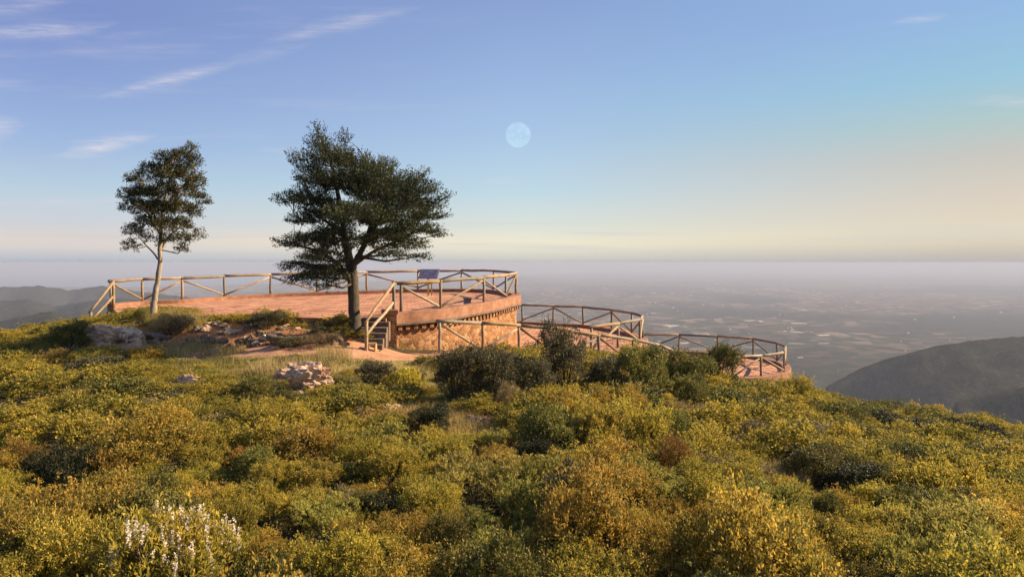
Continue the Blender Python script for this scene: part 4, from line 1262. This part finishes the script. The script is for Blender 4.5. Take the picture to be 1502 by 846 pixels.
# ------------------------------------------------------------------ the two trees
def tree(label, base_px, D, trunk_lines, lobes, half, mat_leaf, mat_bark, seed, sprigs, per, L, Wd, spread, copies=2, open_=.0, flat=.62, along=None, shrink=1.0, radial=.4, fl=1.0):
    """trunk_lines: [(px, py, radius_m, depth_m), ...]; lobes: (px, py, half-width px, half-height px)"""
    rng = np.random.default_rng(seed); rr = random.Random(seed)
    b = P(base_px[0], base_px[1], D); b[2] = min(b[2], gz(b[0], b[1]))
    t = thing('tree', label, 'tree', b); O = t.location.copy()
    def W3(px, py, dep): q = P(px, py, D + dep); return q
    mb = MB(); nodes = []
    for ln in trunk_lines:
        c = cr_closed([np.append(W3(x_, y_, d_), r_) for x_, y_, r_, d_ in ln], 7, False)
        wob = np.cumsum(rng.normal(size=(len(c), 3)) * .008, 0); wob[0] = 0
        pts = c[:, :3] + wob
        mb.tube([tuple(p) for p in pts], list(np.maximum(c[:, 3], .008)), 12, True, seed, .14)
        nodes += [(p, r_) for p, r_ in zip(pts, c[:, 3])]
    cen = np.mean([(l[0], l[1]) for l in lobes], 0)
    L3 = []
    wx = max(abs(l[0] - cen[0]) for l in lobes); wy = max(abs(l[1] - cen[1]) for l in lobes)
    for (x_, y_, hw, hh) in lobes:
        e = math.sqrt(max(.06, 1 - ((x_ - cen[0]) / (wx * 1.08)) ** 2 - ((y_ - cen[1]) / (wy * 1.15)) ** 2 * .8))
        for k in range(copies if hw > 15 else 1):
            dep = half * e * (rr.uniform(.1, .95)) * (1 if k % 2 else -1) if copies > 1 else half * e * rr.uniform(-.8, .8)
            jx, jy = (rr.uniform(-.35, .35) * hw, rr.uniform(-.4, .4) * hh) if k else (0, 0)
            q = W3(x_ + jx, y_ + jy, dep)
            s = D / F * shrink * (.8 if k else 1)
            if k: q = q + (W3(cen[0], cen[1], 0) - q) * np.array((.2, 0, .16))
            L3.append((*q, hw * s, hw * s * rr.uniform(.8, 1.15), hh * s * fl))
    for q in L3:
        c = np.array(q[:3])
        cand = [(np.linalg.norm(c - p) + max(0, (p[2] - c[2])) * 1.6, p, r_) for p, r_ in nodes if r_ < .2 and p[2] > b[2] + .9]
        _, p0, r0 = min(cand, key=lambda e: e[0])
        r1 = min(r0 * .6, .045)
        m_ = p0 * .5 + c * .5 + np.array((0, 0, -.06)) + rng.normal(size=3) * .07
        mb.tube([tuple(p0), tuple(m_), tuple(c)], [r1, r1 * .7, .008], 6, False)
        for k in range(5):
            e_ = c + unit(rng.normal(size=3)) * np.array(q[3:]) * .85
            mb.tube([tuple(m_ * .35 + c * .65), tuple((c + e_) / 2 + rng.normal(size=3) * .03), tuple(e_)], [.012, .008, .003], 4, False)
    mb.build('trunk', M[mat_bark], t, True, O)
    p, n, i = lobes_points(L3, sprigs, rng, -.75, (.35, 1.1))
    if open_:
        g = fbm(p[:, 0] * 2.2 + p[:, 1] * 1.3, p[:, 2] * 2.2 - p[:, 1], 3, seed); kp = g > -.5 + open_; p, n, i = p[kp], n[kp], i[kp]
    rd = p - W3(cen[0], cen[1] + .25 * wy, 0); rd = unit(rd)
    n = unit(n * np.array((1, 1, flat)) + rd * radial + np.array((0, 0, .10)))
    lt = rng.random(len(L3))[i] * .3 + .22
    c = leaf_cloud(p, n, per, L, Wd, spread, rng, .8, .15, np.clip(lt + rng.normal(size=len(p)) * .14, 0, 1), .2, .25, along)
    link('crown', np_mesh('crown', c[0] - np.array(O), c[1], {'tint': c[2]}), M[mat_leaf], t)
    return t

tree('large dark broad-crowned evergreen tree with a dark trunk beside the stair railing', (521, 491), 22.3,
     [[(521, 494, .29, 0), (520, 478, .20, 0), (519, 450, .175, 0), (518, 415, .165, 0), (513, 385, .14, .05), (506, 340, .10, .1), (499, 290, .07, .05), (487, 235, .045, 0), (472, 200, .02, 0)],
      [(517, 398, .10, 0), (525, 378, .09, -.1), (538, 345, .075, -.15), (548, 300, .06, -.1), (540, 255, .035, 0), (520, 215, .015, 0)],
      [(518, 418, .09, 0), (500, 392, .07, -.3), (470, 368, .05, -.5), (432, 360, .02, -.5)],
      [(516, 392, .06, 0), (548, 370, .05, .3), (590, 350, .04, .4), (630, 330, .015, .3)],
      [(508, 350, .07, .1), (480, 325, .05, .4), (445, 305, .02, .4)],
      [(540, 345, .06, -.1), (575, 305, .04, -.5), (620, 290, .02, -.4)]],
     [(467, 197, 9, 10), (470, 216, 18, 11), (502, 208, 9, 9), (438, 232, 12, 4), (452, 243, 22, 9), (486, 234, 30, 13), (515, 236, 24, 11), (556, 248, 24, 10), (534, 258, 34, 16),
      (610, 258, 16, 4), (585, 268, 32, 9), (468, 266, 30, 15), (506, 272, 38, 20), (545, 284, 40, 20), (612, 280, 30, 10), (648, 291, 13, 4), (430, 297, 22, 8), (452, 290, 26, 12),
      (590, 300, 42, 14), (630, 304, 22, 8), (480, 312, 34, 18), (526, 318, 42, 22), (572, 322, 42, 18), (446, 324, 20, 9), (628, 318, 24, 8), (608, 338, 36, 9), (640, 345, 12, 4),
      (424, 358, 17, 7), (455, 356, 32, 12), (488, 346, 30, 16), (562, 348, 34, 13), (598, 360, 26, 8), (572, 374, 22, 6), (612, 377, 13, 4), (532, 358, 22, 10),
      (478, 376, 30, 12), (440, 390, 24, 10), (462, 406, 30, 12), (490, 398, 24, 13), (444, 408, 20, 8), (482, 418, 14, 5)],
     2.3, 'tree_dark', 'bark_dark', 41, 11500, 16, .062, .025, .05, 2, .22, .25, .42, .88, 1.0, .68)
tree('slim young tree with a pale bare trunk and open olive crown by the paving edge', (226, 463), 25.4,
     [[(224, 467, .17, 0), (226, 450, .112, 0), (230, 425, .092, 0), (234, 395, .08, 0), (235, 372, .068, 0), (238, 345, .06, .05), (242, 305, .045, .05), (250, 262, .03, 0), (262, 225, .012, 0)],
      [(234, 382, .035, 0), (224, 370, .028, -.1), (212, 358, .022, -.2), (200, 345, .015, -.3)],
      [(235, 370, .05, 0), (246, 350, .035, .1), (262, 335, .025, .2), (282, 318, .012, .2)],
      [(237, 345, .04, 0), (222, 320, .03, .2), (202, 290, .015, .2)], [(241, 310, .035, 0), (262, 280, .025, -.2), (285, 258, .012, -.2)]],
     [(281, 219, 9, 8), (270, 229, 15, 9), (236, 233, 10, 8), (254, 232, 17, 9), (283, 238, 12, 10), (201, 262, 16, 9), (220, 252, 18, 12), (246, 254, 24, 13), (275, 254, 20, 12), (288, 270, 13, 10),
      (185, 286, 11, 9), (190, 303, 13, 10), (211, 284, 20, 12), (238, 280, 24, 14), (266, 280, 22, 14), (293, 294, 14, 9), (210, 306, 18, 11), (236, 306, 20, 12), (264, 306, 20, 12), (287, 312, 14, 8),
      (216, 326, 16, 9), (240, 332, 18, 10), (264, 330, 16, 9), (197, 338, 13, 9), (193, 361, 11, 7), (265, 350, 15, 7), (291, 345, 9, 8), (268, 366, 8, 6), (240, 352, 12, 8), (213, 348, 10, 8)],
     1.35, 'tree_olive', 'bark_pale', 52, 5400, 14, .060, .028, .062, 2, .27, .7, .2, .86, .3, .9)
